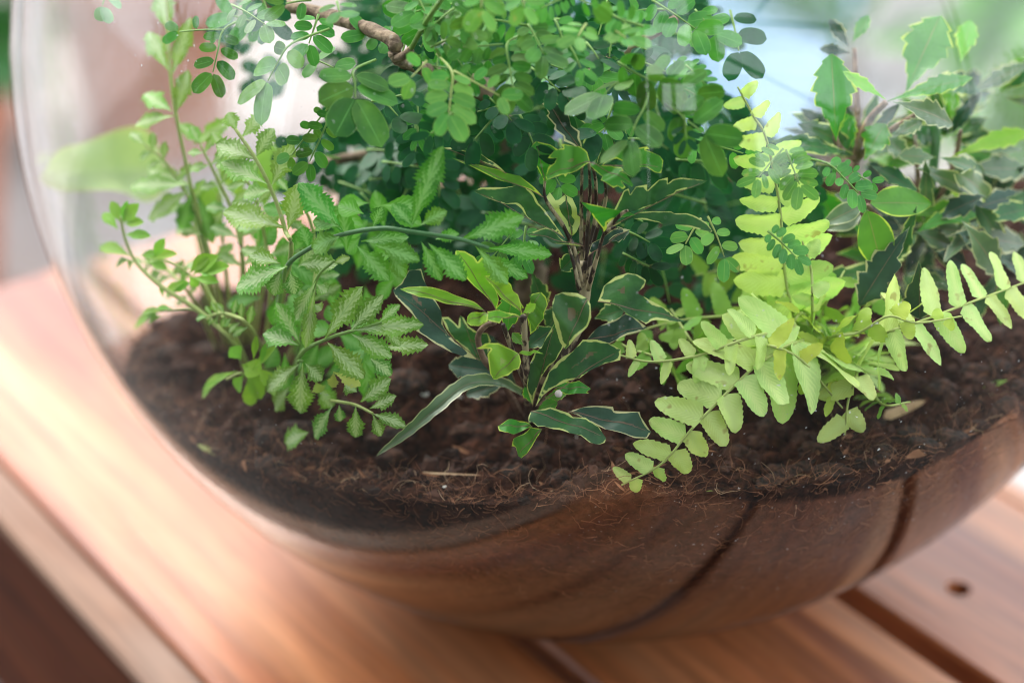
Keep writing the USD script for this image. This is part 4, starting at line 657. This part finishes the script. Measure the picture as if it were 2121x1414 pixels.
for mat, d, dt, base, tip, org, Q, *o in (
    (DK, 24, 20, 0, 14, (1160, 260), [(430, 1030), (570, 790), (650, 650), (695, 630), (705, 690), (760, 610), (855, 580), (850, 640), (900, 585), (960, 530), (1050, 505), (1045, 570), (1100, 530), (1175, 510), (1400, 515), (1330, 565), (1220, 610), (1125, 640), (1140, 660), (1030, 690), (935, 735), (940, 745), (830, 790), (740, 830), (640, 860), (560, 930)]),
    (DK, 24, 19, 0, 10, (1160, 260), [(450, 1030), (560, 960), (690, 910), (800, 865), (930, 845), (1080, 835), (1110, 855), (1240, 860), (1310, 880), (1420, 925), (1470, 985), (1465, 1000), (1350, 990), (1200, 975), (1070, 950), (1025, 970), (960, 935), (860, 925), (720, 925), (640, 955), (540, 985)]),
    (LT, 25, 22, 0, 11, (1160, 260), [(410, 390), (480, 330), (560, 260), (640, 225), (740, 220), (850, 212), (880, 240), (820, 240), (900, 270), (970, 290), (995, 320), (985, 385), (975, 445), (920, 440), (845, 405), (780, 410), (700, 375), (560, 335), (480, 360)]),
    (LT, 25, 19, 0, 7, (1160, 260), [(295, 365), (390, 400), (500, 390), (600, 410), (625, 455), (560, 440), (650, 480), (695, 545), (685, 565), (590, 535), (625, 580), (600, 600), (560, 585), (520, 610), (450, 575), (405, 545), (410, 490), (350, 450), (310, 420)]),
    (LT, 24, 20, 0, 11, (900, 260), [(1515, 355), (1480, 280), (1400, 220), (1330, 205), (1220, 215), (1250, 250), (1160, 260), (1110, 310), (1190, 330), (1170, 370), (1120, 390), (1100, 470), (1110, 505), (1200, 500), (1260, 480), (1275, 505), (1300, 465), (1400, 440), (1450, 410), (1500, 370)]),
    (LT, 28, 26, 0, 6, (900, 260), [(1080, 560), (1090, 500), (1130, 400), (1120, 300), (1220, 240), (1130, 195), (1000, 178), (950, 215), (975, 280), (990, 340), (965, 350), (1010, 420), (1050, 500)]),
    (DK, 28, 24, 0, 11, (900, 260), [(1270, 1100), (1180, 1000), (1130, 910), (1080, 830), (1000, 760), (940, 670), (870, 600), (790, 590), (700, 600), (560, 590), (480, 590), (420, 620), (520, 690), (620, 740), (700, 765), (790, 770), (850, 810), (920, 890), (1010, 970), (1150, 1030)]),
    (DK, 25, 22, 0, 5, (900, 260), [(1450, 1180), (1330, 1160), (1270, 1120), (1190, 1060), (1080, 1000), (915, 1040), (980, 1060), (1060, 1090), (1150, 1140), (1300, 1160)]),
    ('aralia_cream', 33, 33, 0, 7, (900, 260), [(1340, 1080), (1250, 960), (1160, 800), (1090, 700), (1130, 660), (1180, 730), (1210, 730), (1280, 690), (1350, 720), (1385, 800), (1390, 870), (1420, 890), (1420, 960), (1380, 1030)]),
    (DK, 27, 27, 0, 7, (900, 260), [(700, 470), (640, 420), (560, 350), (460, 280), (370, 250), (330, 230), (220, 200), (75, 190), (180, 220), (300, 260), (380, 280), (480, 350), (600, 415)]),
    (LT, 27, 25, 0, 8, (900, 260), [(1060, 700), (940, 590), (830, 490), (700, 460), (620, 430), (520, 410), (380, 365), (250, 310), (185, 285), (300, 360), (460, 450), (620, 520), (760, 560), (900, 620)]),
    (LT, 23, 20, 0, 3, (900, 260), [(1650, 1040), (1590, 930), (1520, 850), (1465, 765), (1530, 770), (1600, 775), (1720, 795), (1830, 810), (1880, 830), (1800, 860), (1720, 890), (1660, 940)], dict(rib=None, fold=0.5)),
    (SL, 27, 25, 4, 0, (900, 260), [(1880, 1010), (1760, 1010), (1680, 1060), (1560, 1150), (1500, 1280), (1620, 1180), (1720, 1140), (1690, 1120)]),
    (SL, 30, 28, 0, 16, 1, [(1204, 315), (1185, 300), (1165, 292), (1166, 282), (1148, 268), (1151, 260), (1132, 240), (1137, 235), (1124, 215), (1129, 212), (1119, 188), (1140, 196), (1156, 217), (1158, 204), (1170, 225), (1178, 243), (1184, 260), (1200, 272), (1198, 285), (1203, 300)], dict(tip=10)),
    (DK, 17, 11, 0, 8, (1060, 540), [(740, 370), (650, 325), (500, 315), (430, 340), (405, 420), (405, 560), (430, 660), (460, 780), (510, 845), (570, 800), (640, 730), (740, 640), (780, 560), (770, 430)], dict(curl=0.3)),
    (DK, 18, 14, 0, 11, (1060, 540), [(840, 400), (900, 250), (1010, 170), (1130, 140), (1220, 165), (1310, 215), (1290, 270), (1220, 325), (1290, 350), (1370, 390), (1600, 530), (1700, 560), (1560, 575), (1420, 580), (1370, 590), (1310, 630), (1250, 590), (1140, 520), (1040, 450), (950, 420)]),
    (SL, 32, 30, 0, 6, (1060, 540), [(720, 790), (790, 720), (870, 650), (960, 600), (1110, 520), (1200, 560), (1300, 630), (1230, 680), (1100, 740), (950, 805), (850, 780)]),
    (DK, 21, 20, 0, 6, (1060, 540), [(205, 1420), (160, 1200), (180, 1000), (230, 890), (290, 850), (330, 760), (400, 650), (450, 750), (500, 850), (440, 950), (360, 1030), (280, 1150), (230, 1300)]),
    (DK, 17, 13, 0, 9, (1060, 540), [(235, 1420), (320, 1240), (400, 1090), (480, 980), (530, 930), (590, 890), (690, 770), (830, 770), (900, 800), (990, 870), (1005, 970), (880, 1000), (760, 1070), (660, 1140), (540, 1170), (430, 1230), (330, 1310)]),
    (DK, 11, 6, 0, 9, (1000, 720), [(470, 620), (600, 610), (660, 595), (740, 615), (840, 635), (880, 670), (1000, 680), (1050, 720), (1130, 760), (1200, 850), (1190, 900), (1130, 925), (1040, 910), (960, 860), (850, 840), (760, 800), (690, 790), (600, 770), (540, 780), (480, 735), (450, 760), (450, 680)]),
    (SL, 17, 12, 0, 9, (1000, 720), [(830, 625), (1000, 590), (1080, 580), (1200, 575), (1270, 575), (1280, 610), (1400, 620), (1530, 630), (1540, 670), (1640, 790), (1600, 860), (1480, 865), (1380, 840), (1280, 820), (1200, 800), (1100, 740), (960, 680)]),
    (LT, 9, 7, 0, 4, (1000, 720), [(480, 770), (420, 730), (330, 705), (240, 705), (155, 750), (165, 800), (210, 830), (300, 840), (400, 810)]),
    (LT, 8, 5, 0, 6, (1000, 720), [(580, 790), (480, 770), (400, 840), (300, 890), (270, 960), (310, 970), (320, 1060), (360, 1080), (440, 1030), (490, 930), (560, 850)]),
    (LT, 18, 16, 0, 5, (1000, 720), [(700, 400), (750, 350), (850, 330), (950, 330), (1000, 360), (1035, 380), (1000, 420), (1020, 430), (900, 460), (800, 450)]),
    (NW, 14, 13, 0, 7, (780, 500), [(1060, 680), (950, 600), (820, 540), (690, 490), (550, 455), (420, 430), (300, 420), (225, 430), (300, 480), (410, 540), (560, 560), (680, 600), (830, 625), (940, 655)]),
    (NW, 18, 18, 0, 10, (780, 500), [(1165, 670), (1110, 590), (1050, 520), (960, 440), (870, 350), (860, 310), (800, 220), (785, 150), (790, 110), (797, 98), (803, 93), (880, 100), (960, 150), (985, 200), (1030, 150), (1080, 190), (1120, 280), (1150, 400), (1180, 560)]),
    (NW, 16, 16, 0, 5, (780, 500), [(1410, 690), (1330, 640), (1220, 550), (1160, 480), (1100, 400), (1065, 332), (1150, 330), (1190, 330), (1260, 390), (1300, 420), (1330, 480), (1380, 520), (1400, 640)]),
    (NW, 12, 11, 0, 4, (780, 500), [(1410, 740), (1290, 690), (1180, 680), (1080, 670), (1065, 740), (1130, 790), (1200, 800), (1230, 740), (1330, 720)]),
    (NW, 11, 10, 0, 3, (780, 500), [(1090, 700), (960, 690), (880, 730), (865, 780), (930, 830), (1010, 820), (1090, 790)]),
    (LT, 20, 20, 0, 3, (780, 500), [(1470, 740), (1490, 600), (1520, 510), (1590, 510), (1640, 550), (1670, 620), (1640, 740), (1560, 860), (1510, 900)]),
    (NW, 12, 8, 0, 9, (780, 500), [(1390, 1095), (1280, 1040), (1190, 995), (1080, 1010), (980, 1050), (1130, 1060), (1090, 1110), (1095, 1200), (1100, 1280), (1130, 1335), (1170, 1340), (1280, 1310), (1330, 1260), (1400, 1250), (1415, 1180)]),
    (SL, 26, 25, 0, 10, (780, 500), [(980, 1150), (850, 1060), (760, 980), (660, 830), (620, 680), (560, 560), (480, 400), (430, 270), (320, 280), (260, 400), (190, 460), (210, 530), (280, 630), (360, 720), (420, 810), (390, 870), (480, 930), (560, 1000), (700, 1080), (860, 1130)]),
    ('aralia_dark', 36, 34, 0, 7, (780, 500), [(990, 1150), (880, 1070), (760, 950), (680, 850), (650, 760), (720, 760), (800, 830), (840, 755), (870, 770), (900, 830), (990, 880), (1060, 870), (1110, 960), (1080, 1050), (1060, 1160)]),
    (NW, 14, 13, 0, 3, (780, 500), [(1390, 1090), (1450, 1070), (1530, 1060), (1615, 1080), (1520, 1100), (1450, 1110)], dict(rib=None))):
    k = dict(o[0]) if o else {}; tip = k.pop('tip', tip)
    pleaf_outline(ar, Q, mat, d, dt, base, tip, (0, 0, 1.0) if org == 1 else org + (K,), **k)
ara([((1200, 520), (1160, 560), 34, 34, dict(teeth=3)), ((1234, 345), (1292, 268), 44, 42), ((1245, 500), (1302, 477), 28, 32, dict(mat=SL)), ((1208, 300), (1190, 240), 30, 44), ((1235, 330), (1225, 270), 40, 50),
     ((1035, 772), (928, 752), 50, 34, dict(mat=SL)), ((1060, 790), (960, 815), 36, 36, dict(mat=SL)), ((1070, 800), (1000, 690), 40, 40, dict(mat=SL)), ((1085, 725), (1142, 680), 40, 30), ((1130, 690), (1160, 640), 50, 40), ((1100, 560), (1130, 640), 40, 44), ((1230, 660), (1290, 640), 40, 40)], DK)
arc = [at(x, y, d) for x, y, d in ((1080, 815, 34), (1030, 793, 28), (965, 797, 20), (900, 848, 12), (840, 900, 7), (776, 952, 3))]
for i in (0,):   # the long narrow leaf that arches down to the soil
    P = smoothline(arc, 8); V, UVs, F = [], [], []
    for k, p in enumerate(P):
        u = k / (len(P) - 1); t = U(P[min(k + 1, len(P) - 1)] - P[max(k - 1, 0)]); s_ = U(np.cross(t, np.array([0.15, -0.5, 0.85]))); n_ = np.cross(s_, t); w_ = 0.0012 * (math.sin(math.pi * min(1, 0.12 + 0.88 * u)) ** 0.6 + 0.06) * (1 - 0.2 * ((u * 11) % 1))
        for v_ in (-1, -0.5, 0, 0.5, 1): V.append(inside(p + s_ * w_ * v_ * 1.4 + n_ * abs(v_) * w_ * 0.8)); UVs.append((u, 0.5 + 0.5 * v_))
    for k in range(len(P) - 1):
        for j in range(4): q_ = k * 5 + j; F += [(q_, q_ + 1, q_ + 6), (q_, q_ + 6, q_ + 5)]
    obj('leaf', (np.array(V), np.array(F)), 'aralia_grey', ar, smooth=True, uv=np.array(UVs))
stalk(ar, [(1095, 855), (1092, 800, 26), (1088, 720, 20), (1084, 655, 16)], 0.0008, 0.0007, 'speckled_stem', 'stem', 8)
stalk(ar, [(1092, 800, 26), (1065, 735, 24), (1042, 672, 20)], 0.0007, 0.0005, 'speckled_stem', 'stem', 8)
stalk(ar, [(1090, 850), (1040, 790, 34), (1005, 748, 28), (990, 700, 26), (1005, 675, 22), (1025, 668, 20)], 0.0008, 0.0006, 'brown_stem', 'leaf_stalk')
ara([((1082, 650), (1108, 630), 18, 14), ((1084, 716), (1062, 690), 20, 16, dict(mat=LT)), ((1112, 850), (1152, 832), 30, 18, dict(mat=LT)), ((1128, 822), (1172, 815), 22, 18, dict(mat=LT)), ((1100, 835), (1090, 800), 24, 24, dict(mat=LT)), ((1050, 690), (1060, 610), 50, 28, dict(mat=LT))], NW)
P = at(1157, 815, 15); m = trimesh.creation.icosphere(2, 0.0008); v = np.array(m.vertices); v *= (1 + 0.3 * (meshkit.fbm(v * 3600, 3) - .5))[:, None]
tag(obj('seed_husk', (v + P, np.array(m.faces)), 'seed_husk', smooth=True), 'tiny pale round seed husk caught on a small aralia leaf near the soil', 'seed husk')

# ------------------------------------------------------------------ second aralia at the back right
ar0, ar = ar, thing('variegated_aralia', 'greyish cream edged aralia at the back right of the bowl, slightly blurred', 'shrub')
for pts, r, mt in (([(1900, 600), (1915, 480, 75), (1935, 330, 72), (1942, 240, 72)], 0.0016, 'dark_stem'), ([(1790, 560), (1770, 400, 70), (1775, 320, 66), (1800, 250, 60), (1835, 212, 56)], 0.0013, 'brown_stem'), ([(1775, 325, 66), (1778, 250, 66), (1770, 100, 70)], 0.0009, 'brown_stem'), ([(1775, 330, 66), (1830, 280, 60), (1900, 235, 58)], 0.0009, 'brown_stem'),
                   ([(1772, 330, 66), (1735, 300, 62), (1728, 250, 60)], 0.0008, 'brown_stem'), ([(1860, 560), (1830, 470, 60), (1797, 425, 48)], 0.0009, 'brown_stem'), ([(1915, 470, 74), (1900, 350, 70), (1895, 280, 70)], 0.0008, 'brown_stem'), ([(1920, 470, 72), (1975, 340, 66), (1990, 270, 60)], 0.0008, 'brown_stem')):
    stalk(ar, pts, r, r * 0.6, mt, 'stem')
GR = 'aralia_grey'
ara([((1803, 421), (1938, 416), 54, 42, dict(kind='lance', teeth=0, mat=LT)), ((1796, 436), (1832, 566), 64, 36, dict(kind='lance', teeth=0, mat=LT)), ((1786, 426), (1704, 462), 34, 46, dict(kind='lance', teeth=0)), ((1782, 445), (1714, 474), 34, 52, dict(kind='lance', teeth=0)), ((1788, 420), (1732, 402), 28, 52, dict(kind='lance', teeth=0)),
     ((1884, 470), (1776, 632), 78, 34, dict(mat=SL, lobes=3, lamp=0.3)), ((1904, 540), (1906, 668), 66, 26, dict(mat=SL, teeth=4, amp=0.25)), ((1890, 480), (1980, 504), 46, 50), ((1990, 455), (2086, 572), 58, 36, dict(teeth=5, amp=0.25)), ((2000, 490), (2140, 500), 54, 44), ((1935, 520), (2010, 545), 46, 44, dict(mat=SL)), ((2050, 530), (2150, 560), 54, 40, dict(mat=SL)),
     ((1930, 462), (2140, 385), 50, 52, dict(mat=SL)), ((2020, 462), (2150, 420), 44, 46, dict(mat=DK)), ((1732, 292), (1722, 112), 84, 54, dict(mat=LT, curl=0.0)), ((1876, 192), (1948, 26), 92, 62, dict(mat=LT)), ((1834, 206), (1752, 148), 24, 50, dict(mat=NW)), ((1838, 210), (2024, 148), 36, 52, dict(mat=LT)),
     ((1842, 210), (2002, 246), 50, 44, dict(curl=0.25)), ((1845, 286), (1912, 247), 32, 52), ((1790, 332), (1832, 254), 56, 56, dict(mat=LT)), ((1750, 322), (1762, 240), 34, 64, dict(mat=LT)), ((1940, 326), (1866, 320), 36, 54), ((1944, 326), (2048, 352), 34, 52), ((1975, 322), (2140, 262), 40, 60, dict(mat=NW)), ((1990, 310), (2130, 302), 22, 64),
     ((1890, 340), (1838, 282), 40, 66), ((1995, 352), (2140, 342), 56, 62), ((1930, 280), (1890, 220), 90, 100, dict(mat=LT)), ((2000, 420), (1985, 350), 70, 100, dict(mat=NW)), ((1850, 380), (1800, 340), 60, 90, dict(mat=SL)), ((1740, 480), (1700, 400), 60, 80, dict(mat=LT)), ((1700, 470), (1740, 400), 56, 90, dict(mat=DK)), ((1840, 480), (1850, 420), 50, 80, dict(mat=DK)),
     ((1990, 130), (2010, 40), 44, 66, dict(mat=NW)), ((2000, 200), (2140, 120), 40, 70), ((1760, 100), (1720, 40), 26, 70, dict(mat=SL)), ((1765, 90), (1800, 30), 26, 72, dict(mat=LT)), ((1762, 110), (1700, 100), 22, 72, dict(mat=SL)), ((1900, 430), (1920, 470), 40, 64, dict(mat=LT)), ((1960, 450), (2060, 470), 40, 60, dict(mat=SL)),
     ((1880, 600), (1960, 560), 44, 70, dict(mat=SL)), ((1960, 500), (1900, 470), 40, 66, dict(mat=SL)), ((2060, 470), (2140, 530), 40, 60)], GR)

g = np.random.default_rng(33)
for cx, cy, d0, n in ((1915, 470, 66, 20), (1780, 330, 72, 14), (2050, 430, 62, 18), (1960, 300, 84, 18), (1860, 560, 60, 8), (2060, 200, 84, 8), (2080, 540, 50, 7)):
    for k in range(n):
        an = g.uniform(-3.5, 0.6) if cy < 400 else g.uniform(0, 6.28); ln = g.uniform(90, 165); d = d0 + g.uniform(-14, 22)
        ara([((cx + 18 * math.cos(an), cy + 18 * math.sin(an)), (cx + ln * math.cos(an), cy + ln * math.sin(an) * 0.8), g.uniform(24, 40), d, dict(mat=str(g.choice([SL, DK, GR, SL, DK, LT])), teeth=int(g.integers(3, 7)), wave=0.16, kind=str(g.choice(['lance', 'obov'])), dt=d - 12, curl=0.25))], GR)

# ------------------------------------------------------------------ lime sword fern at the right
fe = thing('lime_sword_fern', 'lime green sword fern with rows of oblong leaflets at the right of the bowl', 'fern')
def frond(pts, n, L, wr, mat='fern_leaf', r=0.00045, ang=76, up=0.25, tip=0.28, start=0.0, rise=0.15, one=None, teeth=0, tiltN=(0, 0, 0), seed=0, curlN=0.08, lat=1.0):
    n = int(round(n * 1.55)); wr = wr * 1.12; g = np.random.default_rng(seed + 50); P = smoothline([at(*p) if len(p) == 3 else soil_at(p[0], p[1], 0.003) for p in pts], 10)
    st = obj('frond', tube(P, r, r * 0.45, 5), 'lime_stem', fe, smooth=True); cum = np.concatenate([[0], np.cumsum(np.linalg.norm(np.diff(P, axis=0), axis=1))]); cum /= cum[-1]
    for i in range(n):
        for sd in (-1, 1):
            if one and sd != one and g.random() < 0.5: continue
            u = start + (1 - start) * (i + 0.35 + 0.25 * (sd > 0)) / n
            p = np.array([np.interp(u, cum, P[:, k]) for k in range(3)]); t = U(np.array([np.interp(min(u + .03, 1), cum, P[:, k]) - np.interp(max(u - .03, 0), cum, P[:, k]) for k in range(3)]))
            V = U(CAM - p); N = V + np.array([0, 0, up]) + np.array(tiltN); N = U(N - (N @ t) * t); S = np.cross(t, N)
            size = 1.32 * L * pxsize(p) * min(1, 0.55 + u / max(rise, 1e-6) * 0.45) * (1 - (1 - tip) * max(0, (u - 0.35) / 0.65) ** 1.7) * g.uniform(0.92, 1.08)
            a = math.radians(ang - 28 * max(0, u - 0.5)) * g.uniform(0.94, 1.06); d = t * math.cos(a) + S * sd * math.sin(a) + N * g.normal(0, 0.12)
            m = leaf(inside(p), inside(p + U(d) * size), size * wr * g.uniform(0.92, 1.08) * (1 + 0.35 * max(0, u - 0.7)), 'pinna', face=N + g.normal(0, 0.14, 3), curl=g.normal(curlN, 0.12), fold=g.normal(0.10, 0.14), wave=0.05, seed=int(g.integers(1e6)), teeth=teeth or max(5, int(size / 0.0012)), amp=0.15, nu=24, nv=4, asym=0.10 * sd)
            obj('leaflet', (np.array([inside(x) for x in m[0]]), m[1]), mat, st, smooth=True, uv=m[2])
    return st
frond([(1700, 690), (1660, 705, 26), (1600, 735, 19), (1545, 775, 14), (1440, 880, 8), (1370, 960, 5), (1288, 1014, 2.5)], 12, 132, 0.46, tip=0.26, start=0.24, seed=1, rise=0.3)
frond([(1700, 700), (1600, 690, 24), (1450, 735, 20), (1350, 749, 22), (1282, 735, 26)], 10, 78, 0.44, tip=0.35, start=0.06, seed=2)
frond([(1670, 700), (1645, 660, 44), (1625, 560, 40), (1615, 430, 34), (1588, 290, 28), (1560, 240, 26), (1528, 180, 24)], 14, 96, 0.55, tip=0.30, start=0.05, seed=3, ang=82)
frond([(1690, 700), (1683, 640, 30), (1680, 560, 28), (1662, 500, 26)], 6, 44, 0.75, tip=0.6, start=0.1, seed=4)
frond([(1760, 715), (1830, 692, 20), (1900, 668, 16), (2000, 630, 16), (2150, 575, 18)], 11, 94, 0.38, tip=0.62, start=0.06, seed=5, ang=84)
frond([(1740, 730), (1775, 765, 20), (1757, 830, 12), (1750, 900, 8)], 6, 76, 0.5, tip=0.7, start=0.12, seed=6, ang=58)
frond([(1690, 680), (1620, 655, 50), (1500, 655, 52), (1400, 665, 52), (1300, 692, 50)], 9, 84, 0.46, 'fern_leaf_green', tip=0.4, start=0.05, seed=7, ang=86)
frond([(1680, 720), (1720, 700, 30), (1780, 688, 22), (1840, 655, 16), (1900, 668, 12), (1992, 655, 10)], 7, 62, 0.8, 'fern_leaf_yellow', tip=0.25, seed=8, curlN=0.3)
frond([(1640, 720), (1590, 715, 20), (1660, 745, 16), (1745, 845, 14)], 7, 66, 0.5, 'fern_leaf_yellow', tip=0.5, seed=9)
frond([(1800, 780), (1830, 838, 10), (1885, 832, 8)], 4, 32, 0.6, 'fern_leaf_green', tip=0.6, start=0.3, seed=10)
frond([(1420, 770), (1370, 745, 36), (1300, 720, 38), (1262, 690, 42)], 6, 52, 0.6, 'fern_leaf_green', tip=0.5, seed=11)
frond([(1690, 700), (1705, 640, 44), (1750, 560, 44)], 6, 58, 0.6, 'fern_leaf_green', tip=0.6, seed=12)
frond([(1700, 710), (1665, 650, 36), (1640, 690, 30), (1680, 760, 26)], 5, 60, 0.6, 'fern_leaf_yellow', tip=0.6, seed=13)
frond([(1720, 700), (1790, 640, 46), (1860, 600, 50)], 6, 54, 0.6, 'fern_leaf_green', tip=0.5, seed=14)
frond([(1480, 760), (1440, 720, 44), (1390, 640, 56)], 6, 60, 0.5, 'fern_leaf_green', tip=0.5, seed=15)
frond([(1640, 700), (1600, 600, 70), (1520, 560, 70), (1440, 570, 70)], 7, 70, 0.5, 'fern_leaf_green', tip=0.5, seed=16)
